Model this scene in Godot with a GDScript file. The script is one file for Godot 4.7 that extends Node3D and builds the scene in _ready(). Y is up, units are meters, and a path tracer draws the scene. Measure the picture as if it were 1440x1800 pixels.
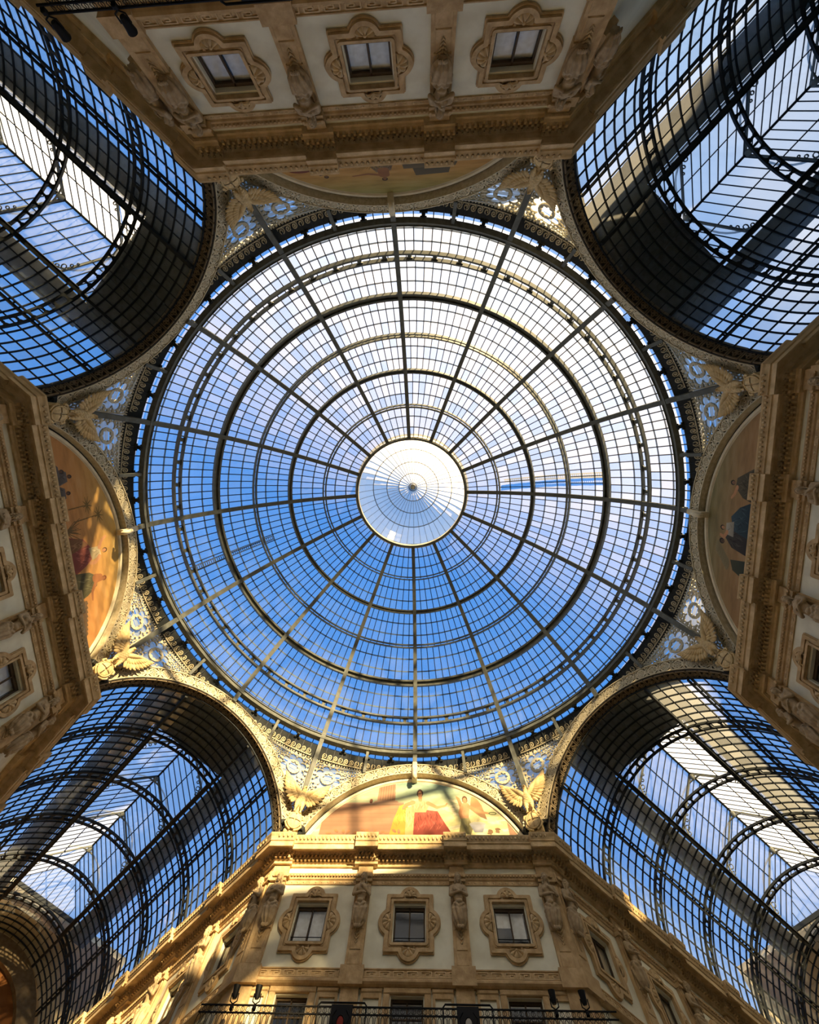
extends Node3D
# A glazed octagon under an iron and glass dome, four glass vaulted arms, carved facades.
# Face k lies at the angle k * 22.5 degrees: even multiples of 4 are facades, 2 6 10 14 the arms, odd ones the corners.
# Local frame of a face: +X to the right as seen from the centre, +Y up, +Z towards the centre.

const STEP := PI / 8.0
const DOME_Y := 22.6
const DOME_R := 19.14
const CAM := Vector3(1.4596, 1.6, 5.2403)

const CAM_R := [0.99863566, 0.03801017, 0.03580563, -0.03118369, 0.98408408, -0.17494602, -0.04188548, 0.17359078, 0.98392675]
# light
const SUN_AZ := 2.675            # towards the corner between the top facade and the upper right arm
const SUN_EL := 0.272
const SUN_COLOR := Color(1.0, 0.89, 0.68)
const SUN_ENERGY := 5.2
const EXPOSURE := 1.68
const SKY_ZENITH := Color(0.040, 0.183, 0.52)
const SKY_HORIZON := Color(0.6, 0.8, 1.0)
const SKY_HAZE := Color(0.39, 0.51, 0.66)
const SKY_CLOUD := Color(0.55, 0.58, 0.64)
const HAZE_FROM := 0.3
const HAZE_TO := 1.05
const GLASS_BACK := 0.30

var M := {}
var used := {}
var rng := RandomNumberGenerator.new()

# ------------------------------------------------------------------ mesh builder
class MB:
	var v := PackedVector3Array()
	var n := PackedVector3Array()
	var t := PackedVector2Array()
	var ix := PackedInt32Array()

	func tri(a: Vector3, b: Vector3, c: Vector3) -> void:      # counter-clockwise seen from outside
		var m := (b - a).cross(c - a).normalized()
		var i := v.size()
		v.append(a); v.append(b); v.append(c)
		n.append(m); n.append(m); n.append(m)
		t.append(Vector2(0, 0)); t.append(Vector2(1, 0)); t.append(Vector2(1, 1))
		ix.append(i); ix.append(i + 2); ix.append(i + 1)

	func quad(a: Vector3, b: Vector3, c: Vector3, d: Vector3) -> void:
		var m := (c - a).cross(d - b).normalized()
		var i := v.size()
		v.append(a); v.append(b); v.append(c); v.append(d)
		for k in 4: n.append(m)
		t.append(Vector2(0, 0)); t.append(Vector2(1, 0)); t.append(Vector2(1, 1)); t.append(Vector2(0, 1))
		ix.append(i); ix.append(i + 2); ix.append(i + 1)
		ix.append(i); ix.append(i + 3); ix.append(i + 2)

	func quadn(p: Array, q: Array) -> void:                     # four points, four normals
		var i := v.size()
		for k in 4:
			v.append(p[k]); n.append(q[k]); t.append(Vector2(k % 2, k / 2))
		ix.append(i); ix.append(i + 2); ix.append(i + 1)
		ix.append(i); ix.append(i + 3); ix.append(i + 2)

	func box(lo: Vector3, hi: Vector3) -> void:
		var a := Vector3(lo.x, lo.y, lo.z); var b := Vector3(hi.x, lo.y, lo.z)
		var c := Vector3(hi.x, hi.y, lo.z); var d := Vector3(lo.x, hi.y, lo.z)
		var e := Vector3(lo.x, lo.y, hi.z); var f := Vector3(hi.x, lo.y, hi.z)
		var g := Vector3(hi.x, hi.y, hi.z); var h := Vector3(lo.x, hi.y, hi.z)
		quad(e, f, g, h); quad(b, a, d, c); quad(a, e, h, d); quad(f, b, c, g); quad(h, g, c, d); quad(a, b, f, e)

	func bev(lo: Vector3, hi: Vector3, r: float) -> void:       # a box whose front edges (towards +z) are chamfered
		var a := Vector3(lo.x, lo.y, lo.z); var b := Vector3(hi.x, lo.y, lo.z)
		var c := Vector3(hi.x, hi.y, lo.z); var d := Vector3(lo.x, hi.y, lo.z)
		var z := hi.z - r
		var e := Vector3(lo.x, lo.y, z); var f := Vector3(hi.x, lo.y, z); var g := Vector3(hi.x, hi.y, z); var h := Vector3(lo.x, hi.y, z)
		var e2 := Vector3(lo.x + r, lo.y + r, hi.z); var f2 := Vector3(hi.x - r, lo.y + r, hi.z)
		var g2 := Vector3(hi.x - r, hi.y - r, hi.z); var h2 := Vector3(lo.x + r, hi.y - r, hi.z)
		quad(b, a, d, c); quad(a, e, h, d); quad(f, b, c, g); quad(h, g, c, d); quad(a, b, f, e)
		quad(e2, f2, g2, h2); quad(e, f, f2, e2); quad(f, g, g2, f2); quad(g, h, h2, g2); quad(h, e, e2, h2)

	func bar(a: Vector3, b: Vector3, up: Vector3, w: float, h: float) -> void:   # a straight bar, w across, h along up
		var dr := (b - a).normalized()
		var s := dr.cross(up).normalized() * w * 0.5
		var u := s.cross(dr).normalized() * h * 0.5
		var p := [a - s - u, a + s - u, a + s + u, a - s + u, b - s - u, b + s - u, b + s + u, b - s + u]
		quad(p[0], p[4], p[7], p[3]); quad(p[5], p[1], p[2], p[6]); quad(p[3], p[7], p[6], p[2]); quad(p[4], p[0], p[1], p[5])
		quad(p[0], p[3], p[2], p[1]); quad(p[4], p[5], p[6], p[7])

	func tube(pts: Array, rad, sides := 6, caps := true) -> void:     # rad: number or array
		var rows := []
		var nrm := []
		var side := Vector3.ZERO
		for i in pts.size():
			var d: Vector3 = (pts[mini(i + 1, pts.size() - 1)] - pts[maxi(i - 1, 0)]).normalized()
			if side == Vector3.ZERO:
				side = d.cross(Vector3.UP if absf(d.y) < 0.9 else Vector3.RIGHT).normalized()
			side = (side - d * side.dot(d)).normalized()
			var up := side.cross(d)
			var r: float = rad[i] if rad is Array else rad
			var row := []
			var nr := []
			for k in sides:
				var w := side * cos(TAU * k / sides) + up * sin(TAU * k / sides)
				row.append(pts[i] + w * r); nr.append(w)
			rows.append(row); nrm.append(nr)
		for i in pts.size() - 1:
			for k in sides:
				var k2 := (k + 1) % sides
				quadn([rows[i][k2], rows[i][k], rows[i + 1][k], rows[i + 1][k2]], [nrm[i][k2], nrm[i][k], nrm[i + 1][k], nrm[i + 1][k2]])
		if caps:
			for k in range(1, sides - 1):
				tri(rows[0][0], rows[0][k], rows[0][k + 1])
				tri(rows[-1][0], rows[-1][k + 1], rows[-1][k])

	func prism(poly: PackedVector2Array, z0: float, z1: float, x := Transform3D()) -> void:   # outline counter-clockwise
		var tr := Geometry2D.triangulate_polygon(poly)
		for i in range(0, tr.size(), 3):
			var a := poly[tr[i]]; var b := poly[tr[i + 1]]; var c := poly[tr[i + 2]]
			if (b - a).cross(c - a) < 0:
				var s := b; b = c; c = s
			tri(x * Vector3(a.x, a.y, z1), x * Vector3(b.x, b.y, z1), x * Vector3(c.x, c.y, z1))
			tri(x * Vector3(a.x, a.y, z0), x * Vector3(c.x, c.y, z0), x * Vector3(b.x, b.y, z0))
		for i in poly.size():
			var a := poly[i]; var b := poly[(i + 1) % poly.size()]
			quad(x * Vector3(a.x, a.y, z0), x * Vector3(b.x, b.y, z0), x * Vector3(b.x, b.y, z1), x * Vector3(a.x, a.y, z1))

	func sweep(frames: Array, prof: PackedVector2Array, closed_path := false, cap := true) -> void:   # closed profile, counter-clockwise, carried along the frames (x, y across, the path runs along +z)
		var m := prof.size()
		var count := frames.size() if closed_path else frames.size() - 1
		for j in m:
			var a := prof[j]; var b := prof[(j + 1) % m]
			var e := (b - a).normalized()
			var q := Vector3(e.y, -e.x, 0)
			for i in count:
				var f: Transform3D = frames[i]; var g: Transform3D = frames[(i + 1) % frames.size()]
				var nf := (f.basis * q).normalized(); var ng := (g.basis * q).normalized()
				quadn([f * Vector3(a.x, a.y, 0), f * Vector3(b.x, b.y, 0), g * Vector3(b.x, b.y, 0), g * Vector3(a.x, a.y, 0)], [nf, nf, ng, ng])
		if cap and not closed_path:
			var tr := Geometry2D.triangulate_polygon(prof)
			for i in range(0, tr.size(), 3):
				for w in 2:
					var f: Transform3D = frames[0] if w == 0 else frames[-1]
					var p := []
					for k in 3: p.append(f * Vector3(prof[tr[i + k]].x, prof[tr[i + k]].y, 0))
					var out: Vector3 = (frames[0].origin - frames[1].origin) if w == 0 else (frames[-1].origin - frames[-2].origin)
					if (p[1] - p[0]).cross(p[2] - p[0]).dot(out) < 0: tri(p[0], p[2], p[1])
					else: tri(p[0], p[1], p[2])

	func grid(rows: Array, wrap := false) -> void:              # smooth surface through rows of points, counter-clockwise seen from outside: right along a row, up over the rows
		var h := rows.size(); var w: int = rows[0].size()
		var base := v.size()
		for i in h:
			for k in w:
				var l: Vector3 = rows[i][(k - 1 + w) % w if wrap else maxi(k - 1, 0)]
				var r: Vector3 = rows[i][(k + 1) % w if wrap else mini(k + 1, w - 1)]
				var d: Vector3 = rows[maxi(i - 1, 0)][k]
				var u: Vector3 = rows[mini(i + 1, h - 1)][k]
				var m := (r - l).cross(u - d)
				v.append(rows[i][k]); n.append(m.normalized() if m.length() > 1e-9 else Vector3.UP); t.append(Vector2(float(k) / maxi(w - 1, 1), float(i) / maxi(h - 1, 1)))
		for i in h - 1:
			for k in (w if wrap else w - 1):
				var a := base + i * w + k; var b := base + i * w + (k + 1) % w
				var c := b + w; var d := a + w
				ix.append(a); ix.append(c); ix.append(b)
				ix.append(a); ix.append(d); ix.append(c)

	func ball(c: Vector3, r: Vector3, u := 10, w := 6) -> void:
		var rows := []
		for i in w + 1:
			var row := []
			var a := -PI / 2 + PI * i / w
			for k in u:
				var b := TAU * k / u
				row.append(c + Vector3(r.x * cos(a) * cos(b), r.y * sin(a), -r.z * cos(a) * sin(b)))
			rows.append(row)
		grid(rows, true)

	func add(o: MB, x := Transform3D()) -> void:
		var i := v.size()
		for p in o.v: v.append(x * p)
		for p in o.n: n.append((x.basis * p).normalized())
		t.append_array(o.t)
		var flip := x.basis.determinant() < 0
		for k in range(0, o.ix.size(), 3):
			ix.append(o.ix[k] + i)
			ix.append(o.ix[k + (2 if flip else 1)] + i)
			ix.append(o.ix[k + (1 if flip else 2)] + i)

	func mesh() -> ArrayMesh:
		var arr := []
		arr.resize(Mesh.ARRAY_MAX)
		arr[Mesh.ARRAY_VERTEX] = v; arr[Mesh.ARRAY_NORMAL] = n; arr[Mesh.ARRAY_TEX_UV] = t; arr[Mesh.ARRAY_INDEX] = ix
		var m := ArrayMesh.new()
		if v.size(): m.add_surface_from_arrays(Mesh.PRIMITIVE_TRIANGLES, arr)
		return m

	# the part of a rectangle where f(u, v) < 0 as a plate from z0 to z1, by marching squares
	func plate(f: Callable, rect: Rect2, cell: float, z0: float, z1: float, back := false) -> void:
		var nx := ceili(rect.size.x / cell); var ny := ceili(rect.size.y / cell)
		var dx := rect.size.x / nx; var dy := rect.size.y / ny
		var val := PackedFloat32Array()
		val.resize((nx + 1) * (ny + 1))
		for j in ny + 1:
			for i in nx + 1:
				val[j * (nx + 1) + i] = f.call(rect.position.x + i * dx, rect.position.y + j * dy)
		for j in ny:
			var run := -1
			for i in nx + 1:
				var o := j * (nx + 1) + i
				var full := i < nx and val[o] < 0 and val[o + 1] < 0 and val[o + nx + 1] < 0 and val[o + nx + 2] < 0
				if full:
					if run < 0: run = i
					continue
				if run >= 0:
					var x0 := rect.position.x + run * dx; var x1 := rect.position.x + i * dx
					var y0 := rect.position.y + j * dy; var y1 := y0 + dy
					quad(Vector3(x0, y0, z1), Vector3(x1, y0, z1), Vector3(x1, y1, z1), Vector3(x0, y1, z1))
					if back: quad(Vector3(x1, y0, z0), Vector3(x0, y0, z0), Vector3(x0, y1, z0), Vector3(x1, y1, z0))
					run = -1
				if i == nx: continue
				var s := [val[o], val[o + 1], val[o + nx + 2], val[o + nx + 1]]
				if s[0] >= 0 and s[1] >= 0 and s[2] >= 0 and s[3] >= 0: continue
				var x := rect.position.x + i * dx; var y := rect.position.y + j * dy
				var c := [Vector2(x, y), Vector2(x + dx, y), Vector2(x + dx, y + dy), Vector2(x, y + dy)]
				var poly := []
				var cut := []
				for k in 4:
					var k2 := (k + 1) % 4
					if s[k] < 0: poly.append(c[k]); cut.append(false)
					if (s[k] < 0) != (s[k2] < 0):
						poly.append(c[k].lerp(c[k2], s[k] / (s[k] - s[k2]))); cut.append(s[k] < 0)
				for k in range(1, poly.size() - 1):
					tri(Vector3(poly[0].x, poly[0].y, z1), Vector3(poly[k].x, poly[k].y, z1), Vector3(poly[k + 1].x, poly[k + 1].y, z1))
					if back: tri(Vector3(poly[0].x, poly[0].y, z0), Vector3(poly[k + 1].x, poly[k + 1].y, z0), Vector3(poly[k].x, poly[k].y, z0))
				for k in poly.size():
					if cut[k]:
						var a: Vector2 = poly[k]; var b: Vector2 = poly[(k + 1) % poly.size()]
						quad(Vector3(a.x, a.y, z0), Vector3(b.x, b.y, z0), Vector3(b.x, b.y, z1), Vector3(a.x, a.y, z1))

	func warp(f: Callable) -> void:                            # bends positions and normals through f
		for i in v.size():
			var p := v[i]
			var q: Vector3 = f.call(p)
			var e: Vector3 = (f.call(p + n[i] * 0.01) - q)
			v[i] = q
			n[i] = e.normalized()

	# a solid from a signed distance field, by surface nets
	func nets(f: Callable, lo: Vector3, hi: Vector3, cell: float) -> void:
		var nx := ceili((hi.x - lo.x) / cell) + 1; var ny := ceili((hi.y - lo.y) / cell) + 1; var nz := ceili((hi.z - lo.z) / cell) + 1
		var val := PackedFloat32Array()
		val.resize(nx * ny * nz)
		for k in nz:
			for j in ny:
				for i in nx:
					val[(k * ny + j) * nx + i] = f.call(lo + Vector3(i, j, k) * cell)
		var id := PackedInt32Array()
		id.resize(nx * ny * nz)
		id.fill(-1)
		var off := [0, 1, nx, nx + 1, nx * ny, nx * ny + 1, nx * ny + nx, nx * ny + nx + 1]
		var cs := [Vector3(0, 0, 0), Vector3(1, 0, 0), Vector3(0, 1, 0), Vector3(1, 1, 0), Vector3(0, 0, 1), Vector3(1, 0, 1), Vector3(0, 1, 1), Vector3(1, 1, 1)]
		var edges := [[0, 1], [2, 3], [4, 5], [6, 7], [0, 2], [1, 3], [4, 6], [5, 7], [0, 4], [1, 5], [2, 6], [3, 7]]
		for k in nz - 1:
			for j in ny - 1:
				for i in nx - 1:
					var o := (k * ny + j) * nx + i
					var inside := 0
					for q in 8:
						if val[o + off[q]] < 0: inside += 1
					if inside == 0 or inside == 8: continue
					var p := Vector3.ZERO
					var c := 0
					for e in edges:
						var a := val[o + off[e[0]]]; var b := val[o + off[e[1]]]
						if (a < 0) != (b < 0):
							p += cs[e[0]].lerp(cs[e[1]], a / (a - b)); c += 1
					id[o] = v.size()
					var g := Vector3(val[o + 1] - val[o] + val[o + off[7]] - val[o + off[6]], val[o + nx] - val[o] + val[o + off[7]] - val[o + off[5]], val[o + nx * ny] - val[o] + val[o + off[7]] - val[o + off[3]])
					v.append(lo + (Vector3(i, j, k) + p / c) * cell)
					n.append(g.normalized())
					t.append(Vector2.ZERO)
		for k in range(1, nz - 1):
			for j in range(1, ny - 1):
				for i in range(1, nx - 1):
					var o := (k * ny + j) * nx + i
					var a := val[o]
					for ax in 3:
						var st: int = [1, nx, nx * ny][ax]
						var b := val[o + st]
						if (a < 0) == (b < 0): continue
						var u: int = [nx, nx * ny, 1][ax]; var w: int = [nx * ny, 1, nx][ax]
						var q := [id[o - u - w], id[o - w], id[o], id[o - u]]
						if q.has(-1): continue
						if a < 0: q = [q[0], q[3], q[2], q[1]]
						ix.append_array(PackedInt32Array([q[0], q[1], q[2], q[0], q[2], q[3]]))

# ------------------------------------------------------------------ nodes
func numbered(called: String) -> String:
	used[called] = used.get(called, -1) + 1
	return called if used[called] == 0 else "%s_%03d" % [called, used[called]]

func thing(called: String, label: String, category: String, at := Transform3D(), group := "", kind := "") -> Node3D:
	var o := Node3D.new()
	o.name = numbered(called)
	add_child(o, true)
	o.transform = at
	tag(o, label, category, group, kind)
	return o

func tag(o: Node, label: String, category: String, group := "", kind := "") -> void:
	o.set_meta("label", label)
	o.set_meta("category", category)
	if group: o.set_meta("group", group)
	if kind: o.set_meta("kind", kind)

func part(called: String, mesh, mat: Material, parent: Node, at := Transform3D(), kind := "") -> MeshInstance3D:
	var o := MeshInstance3D.new()
	var key := str(parent.get_instance_id()) + called
	used[key] = used.get(key, -1) + 1
	o.name = called if used[key] == 0 else "%s_%03d" % [called, used[key]]
	o.mesh = mesh.mesh() if mesh is MB else mesh
	o.material_override = mat
	o.transform = at
	if kind: o.set_meta("kind", kind)
	parent.add_child(o, true)
	return o

func twin(src: Node3D, called: String, label: String, at: Transform3D) -> Node3D:
	var o: Node3D = src.duplicate()
	o.name = numbered(called)
	add_child(o, true)
	o.transform = at
	o.set_meta("label", label)
	return o

func face(k: float, x := 0.0, y := 0.0, d := 0.0) -> Transform3D:     # frame of the face at step k; the point x to the right, y up, d out from the centre
	var b := Basis(Vector3.UP, -k * STEP)
	return Transform3D(b, b * Vector3(x, y, -d))

func polar(k: float, r: float, y: float) -> Vector3:
	return Vector3(r * sin(k * STEP), y, -r * cos(k * STEP))

func vec2s(a: Array) -> PackedVector2Array:
	var p := PackedVector2Array()
	for i in range(0, a.size(), 2): p.append(Vector2(a[i], a[i + 1]))
	return p

func rect2(x0: float, y0: float, x1: float, y1: float) -> PackedVector2Array:
	return vec2s([x0, y0, x1, y0, x1, y1, x0, y1])

# ------------------------------------------------------------------ materials
func noise_tex(freq: float, lo: Color, hi: Color, octaves := 4, normal := false, size := 256, sd := 1) -> NoiseTexture2D:
	var f := FastNoiseLite.new()
	f.seed = sd
	f.frequency = freq
	f.fractal_octaves = octaves
	var g := Gradient.new()
	g.set_color(0, lo); g.set_color(1, hi)
	g.set_offset(0, 0.2); g.set_offset(1, 0.8)
	var x := NoiseTexture2D.new()
	x.width = size; x.height = size; x.seamless = true
	x.noise = f
	x.as_normal_map = normal
	if not normal: x.color_ramp = g
	return x

func stone(name_: String, c: Color, rough: float, grain: Texture2D, scale: float, bump: Texture2D = null) -> StandardMaterial3D:
	var m := StandardMaterial3D.new()
	m.resource_name = name_
	m.albedo_color = c
	m.roughness = rough
	if grain:
		m.albedo_texture = grain
		m.uv1_triplanar = true
		m.uv1_world_triplanar = true
		m.uv1_scale = Vector3.ONE * scale
	if bump:
		m.normal_enabled = true
		m.normal_texture = bump
		m.normal_scale = 0.12
	m.metallic_specular = 0.3
	return m

func glass(name_: String, c: Color, alpha: float, back: float, tint := Color(1, 1, 1)) -> StandardMaterial3D:
	var m := StandardMaterial3D.new()
	m.resource_name = name_
	m.albedo_color = Color(c.r, c.g, c.b, alpha)
	m.transparency = BaseMaterial3D.TRANSPARENCY_ALPHA
	m.roughness = 0.06
	m.cull_mode = BaseMaterial3D.CULL_DISABLED
	if back > 0.0:
		m.backlight_enabled = true
		m.backlight = Color(tint.r * back, tint.g * back, tint.b * back).linear_to_srgb()
	return m

func make_materials() -> void:
	var mottled := noise_tex(0.012, Color(0.93, 0.92, 0.9), Color(1, 1, 1), 5, false, 256, 3)
	var stain := noise_tex(0.02, Color(0.86, 0.84, 0.8), Color(1, 1, 1), 5, false, 256, 5)
	var pit := noise_tex(0.08, Color.BLACK, Color.WHITE, 4, true, 256, 7)
	M.plaster = stone("plaster", Color(0.93, 0.912, 0.81), 0.9, mottled, 0.22)
	M.ochre = stone("ochre stone", Color(0.82, 0.70, 0.52), 0.85, stain, 0.35, pit)
	M.ochre2 = stone("pale ochre stone", Color(0.86, 0.75, 0.57), 0.85, stain, 0.3, pit)
	M.statue = stone("weathered statue stone", Color(0.74, 0.65, 0.51), 0.8, stain, 0.6, pit)
	M.eagle = stone("buff plaster", Color(0.83, 0.73, 0.54), 0.75, stain, 0.8)
	M.iron = stone("grey iron paint", Color(0.40, 0.41, 0.39), 0.55, stain, 0.5)
	M.dark = stone("dark iron paint", Color(0.17, 0.185, 0.195), 0.55, stain, 0.5)
	M.bar = stone("glazing bar paint", Color(0.15, 0.165, 0.18), 0.6, null, 1)
	M.black = stone("black wrought iron", Color(0.07, 0.065, 0.06), 0.6, null, 1)
	M.rosette = stone("pale cast ornament", Color(0.80, 0.755, 0.64), 0.8, stain, 0.9)
	M.backing = stone("dark ornament ground", Color(0.22, 0.20, 0.17), 0.9, stain, 0.6)
	M.lattice = stone("pierced panel paint", Color(0.78, 0.75, 0.66), 0.8, stain, 0.6)
	M.coffer = stone("brown coffer paint", Color(0.52, 0.46, 0.37), 0.85, stain, 0.6)
	M.mould = stone("cream moulding", Color(0.88, 0.83, 0.71), 0.8, mottled, 0.4)
	M.sash = stone("brown window sash", Color(0.33, 0.27, 0.2), 0.7, null, 1)
	M.end_mural = stone("dim brown painted lunette", Color(0.55, 0.36, 0.2), 0.9, stain, 0.15)
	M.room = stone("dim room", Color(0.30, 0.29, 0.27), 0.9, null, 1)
	M.blind = stone("white linen blind", Color(0.95, 0.95, 0.91), 0.9, mottled, 0.8)
	M.deck = stone("zinc roof deck", Color(0.36, 0.39, 0.40), 0.7, stain, 0.4)
	M.deck.backlight_enabled = true
	M.deck.backlight = Color(0.62, 0.56, 0.44)
	M.outer = stone("cream outer wall", Color(0.86, 0.80, 0.66), 0.9, mottled, 0.2)
	M.floor = stone("pale mosaic floor", Color(0.76, 0.71, 0.62), 0.5, stain, 0.3)
	M.lap = stone("milky pane overlap", Color(0.42, 0.47, 0.48), 0.6, null, 1)
	M.lap.transparency = BaseMaterial3D.TRANSPARENCY_ALPHA
	M.lap.albedo_color.a = 0.7
	M.red = stone("faded red medallion", Color(0.55, 0.2, 0.15), 0.7, null, 1)
	M.white = stone("pale medallion", Color(0.7, 0.68, 0.63), 0.7, null, 1)
	M.tile = stone("roof tile", Color(0.55, 0.4, 0.32), 0.9, stain, 0.4)
	M.glass = []
	for q in [[0.05, 1.0, Color(1, 0.98, 0.95)], [0.08, 1.2, Color(1, 0.96, 0.88)], [0.04, 0.8, Color(0.92, 0.96, 1)], [0.06, 0.95, Color(0.96, 0.98, 1)], [0.1, 1.1, Color(1, 0.93, 0.8)]]:
		M.glass.append(glass("dusty dome pane", Color(0.84, 0.86, 0.88), q[0], GLASS_BACK * q[1], q[2]))
	M.vault_glass = [glass("dusty vault pane", Color(0.6, 0.66, 0.68), 0.12, 0.2), glass("dustier vault pane", Color(0.62, 0.66, 0.64), 0.18, 0.26), glass("cleaner vault pane", Color(0.6, 0.66, 0.7), 0.08, 0.14)]
	M.roof_glass = glass("milky skylight pane", Color(0.86, 0.86, 0.84), 0.2, 0.55)
	M.lantern_glass = glass("brown dusted lantern pane", Color(0.72, 0.66, 0.56), 0.28, 1.3, Color(1, 0.93, 0.82))
	M.lantern_glass.roughness = 0.22
	M.panel_glass = glass("clouded pane", Color(0.66, 0.70, 0.70), 0.8, 0.7)
	M.window_glass = glass("window pane", Color(0.1, 0.11, 0.12), 0.08, 0.0)

# ------------------------------------------------------------------ flat ornaments as signed distances
func seg(p: Vector2, a: Vector2, b: Vector2) -> float:
	var q := p - a; var d := b - a
	return (q - d * clampf(q.dot(d) / d.dot(d), 0, 1)).length()

func poly_stroke(pts: PackedVector2Array, p: Vector2) -> float:
	var best := 1e9
	for i in pts.size() - 1: best = minf(best, seg(p, pts[i], pts[i + 1]))
	return best

func boxd(p: Vector2, h: Vector2) -> float:
	var q := p.abs() - h
	return Vector2(maxf(q.x, 0), maxf(q.y, 0)).length() + minf(maxf(q.x, q.y), 0)

func fold(p: Vector2, m: int) -> Vector2:            # one sector of m-fold symmetry, round +x
	var a := p.angle(); var w := TAU / m
	a = absf(fposmod(a + w / 2, w) - w / 2)
	return Vector2(cos(a), sin(a)) * p.length()

func star_hole(p: Vector2, r: float, m: int) -> float:
	var e := Vector2.from_angle(PI / m) * r * 0.7 - Vector2(r, 0)
	return (fold(p, m) - Vector2(r, 0)).dot(Vector2(e.y, -e.x).normalized())

func rosette_tile(alt: bool) -> MB:
	var m := MB.new()
	m.plate(func(x, y):
		var p := Vector2(x, y)
		var r := p.length()
		var d := absf(r - 0.285) - 0.042
		var q := fold(p, 6 if alt else 8)
		d = minf(d, maxf((q - Vector2(0.16, 0)).length() - 0.075, 0.03 - (q - Vector2(0.16, 0)).length()))
		d = minf(d, r - 0.065)
		var c := Vector2(absf(x), absf(y))
		d = minf(d, absf((c - Vector2(0.40, 0.33)).length() - 0.085) - 0.034)
		d = minf(d, (c - Vector2(0.40, 0.33)).length() - 0.03)
		d = minf(d, absf((c - Vector2(0.385, 0.1)).length() - 0.06) - 0.03)
		d = minf(d, absf(c.x - 0.40) - 0.012 if c.y < 0.28 else 1.0)
		d = minf(d, seg(c, Vector2(0.0, 0.345), Vector2(0.28, 0.345)) - 0.02)
		return maxf(d, boxd(p, Vector2(0.405, 0.385))),
		Rect2(-0.41, -0.39, 0.82, 0.78), 0.0185, 0, 0.05)
	return m

func scroll_tile() -> MB:                              # one curl of the running wave, 0.56 wide
	var pts := PackedVector2Array()
	for i in 27:
		var a := 0.4 + i * 0.42
		var r := 0.022 + 0.0145 * i * 0.62
		pts.append(Vector2(-0.02 + cos(a) * r, 0.01 + sin(a) * r))
	var tail := pts[-1]
	var m := MB.new()
	m.plate(func(x, y):
		var p := Vector2(x, y)
		var d := poly_stroke(pts, p) - 0.034
		d = minf(d, seg(p, tail, Vector2(0.26, -0.235)) - 0.03)
		d = minf(d, absf(y + 0.25) - 0.03)
		d = minf(d, absf((p - Vector2(0.3, -0.16)).length() - 0.05) - 0.018)
		return maxf(d, boxd(p, Vector2(0.275, 0.285))),
		Rect2(-0.28, -0.29, 0.56, 0.58), 0.02, 0, 0.05)
	return m

func surround_sdf(x: float, y: float) -> float:       # the four-lobed outline of a window surround, negative inside
	var d := boxd(Vector2(x, y), Vector2(1.17, 1.25))
	d = minf(d, Vector2(x, absf(y) - 1.08).length() - 0.52)
	return minf(d, Vector2(absf(x) - 0.88, y).length() - 0.62)

func make_surround() -> MB:
	var m := MB.new()
	var open := func(x, y): return boxd(Vector2(x, y), Vector2(0.8, 0.87))
	var rect := Rect2(-1.56, -1.66, 3.12, 3.32)
	m.plate(func(x, y): return maxf(surround_sdf(x, y), -open.call(x, y)), rect, 0.052, 0, 0.06)
	m.plate(func(x, y):
		var s := surround_sdf(x, y)
		return maxf(maxf(s + 0.045, -s - 0.20), -open.call(x, y)), rect, 0.052, 0.06, 0.13)
	m.plate(func(x, y):
		var s := surround_sdf(x, y)
		var dash := 0.035 + 0.02 * signf(sin(12.0 * atan2(y, x) + 9.0 * (absf(x) - absf(y))))
		return maxf(maxf(s + 0.245, -s - 0.245 - dash), -open.call(x, y)), rect, 0.045, 0.06, 0.105)
	m.plate(func(x, y):
		var o: float = open.call(x, y)
		return maxf(o - 0.1, -o), rect, 0.052, 0.06, 0.15)
	return m

func make_shell() -> MB:                               # half round fluted shell, flat side down
	var m := MB.new()
	var rows := []
	for i in 9:
		var row := []
		var r := 0.33 * i / 8.0
		for k in 55:
			var a := PI - PI * k / 54.0
			var fl := absf(cos(a * 4.5))
			var rr := r * (0.9 + 0.1 * fl)
			row.append(Vector3(cos(a) * rr, sin(a) * rr, 0.02 + 0.10 * pow(sin(PI * 0.9 * i / 8.0 + 0.1), 0.6) * (0.35 + 0.65 * fl)))
		rows.append(row)
	rows.append(rows[-1].map(func(p): return Vector3(p.x, p.y, 0)))
	m.grid(rows)
	m.ball(Vector3(0, 0.03, 0.07), Vector3(0.07, 0.06, 0.06), 8, 5)
	return m

func meander_tile() -> MB:
	var m := MB.new()
	var pts := vec2s([-0.26, -0.1, -0.26, 0.1, 0.18, 0.1, 0.18, -0.05, -0.08, -0.05, -0.08, 0.03, 0.06, 0.03])
	var p2 := vec2s([-0.3, -0.1, 0.3, -0.1])
	m.plate(func(x, y): return minf(poly_stroke(pts, Vector2(x, y)), poly_stroke(p2, Vector2(x, y))) - 0.018, Rect2(-0.3, -0.13, 0.6, 0.26), 0.02, 0, 0.03)
	return m

func pendant_tile() -> MB:                             # carved drop of husks under a statue
	var m := MB.new()
	for i in 4:
		var y := -0.06 - i * 0.16
		var s := 1.0 - i * 0.17
		for q in [-1, 1]:
			m.tube([Vector3(0, y, 0.03), Vector3(q * 0.09 * s, y + 0.03, 0.05), Vector3(q * 0.13 * s, y + 0.10, 0.04), Vector3(q * 0.09 * s, y + 0.13, 0.02)], [0.03 * s, 0.035 * s, 0.028 * s, 0.012], 6)
		m.ball(Vector3(0, y, 0.04), Vector3(0.045, 0.075, 0.04) * s, 8, 5)
	return m

# ------------------------------------------------------------------ sculpture
func cap(p: Vector3, a: Vector3, b: Vector3, ra: float, rb: float) -> float:
	var d := b - a
	var h := clampf((p - a).dot(d) / d.dot(d), 0, 1)
	return (p - a - d * h).length() - lerpf(ra, rb, h)

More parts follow.
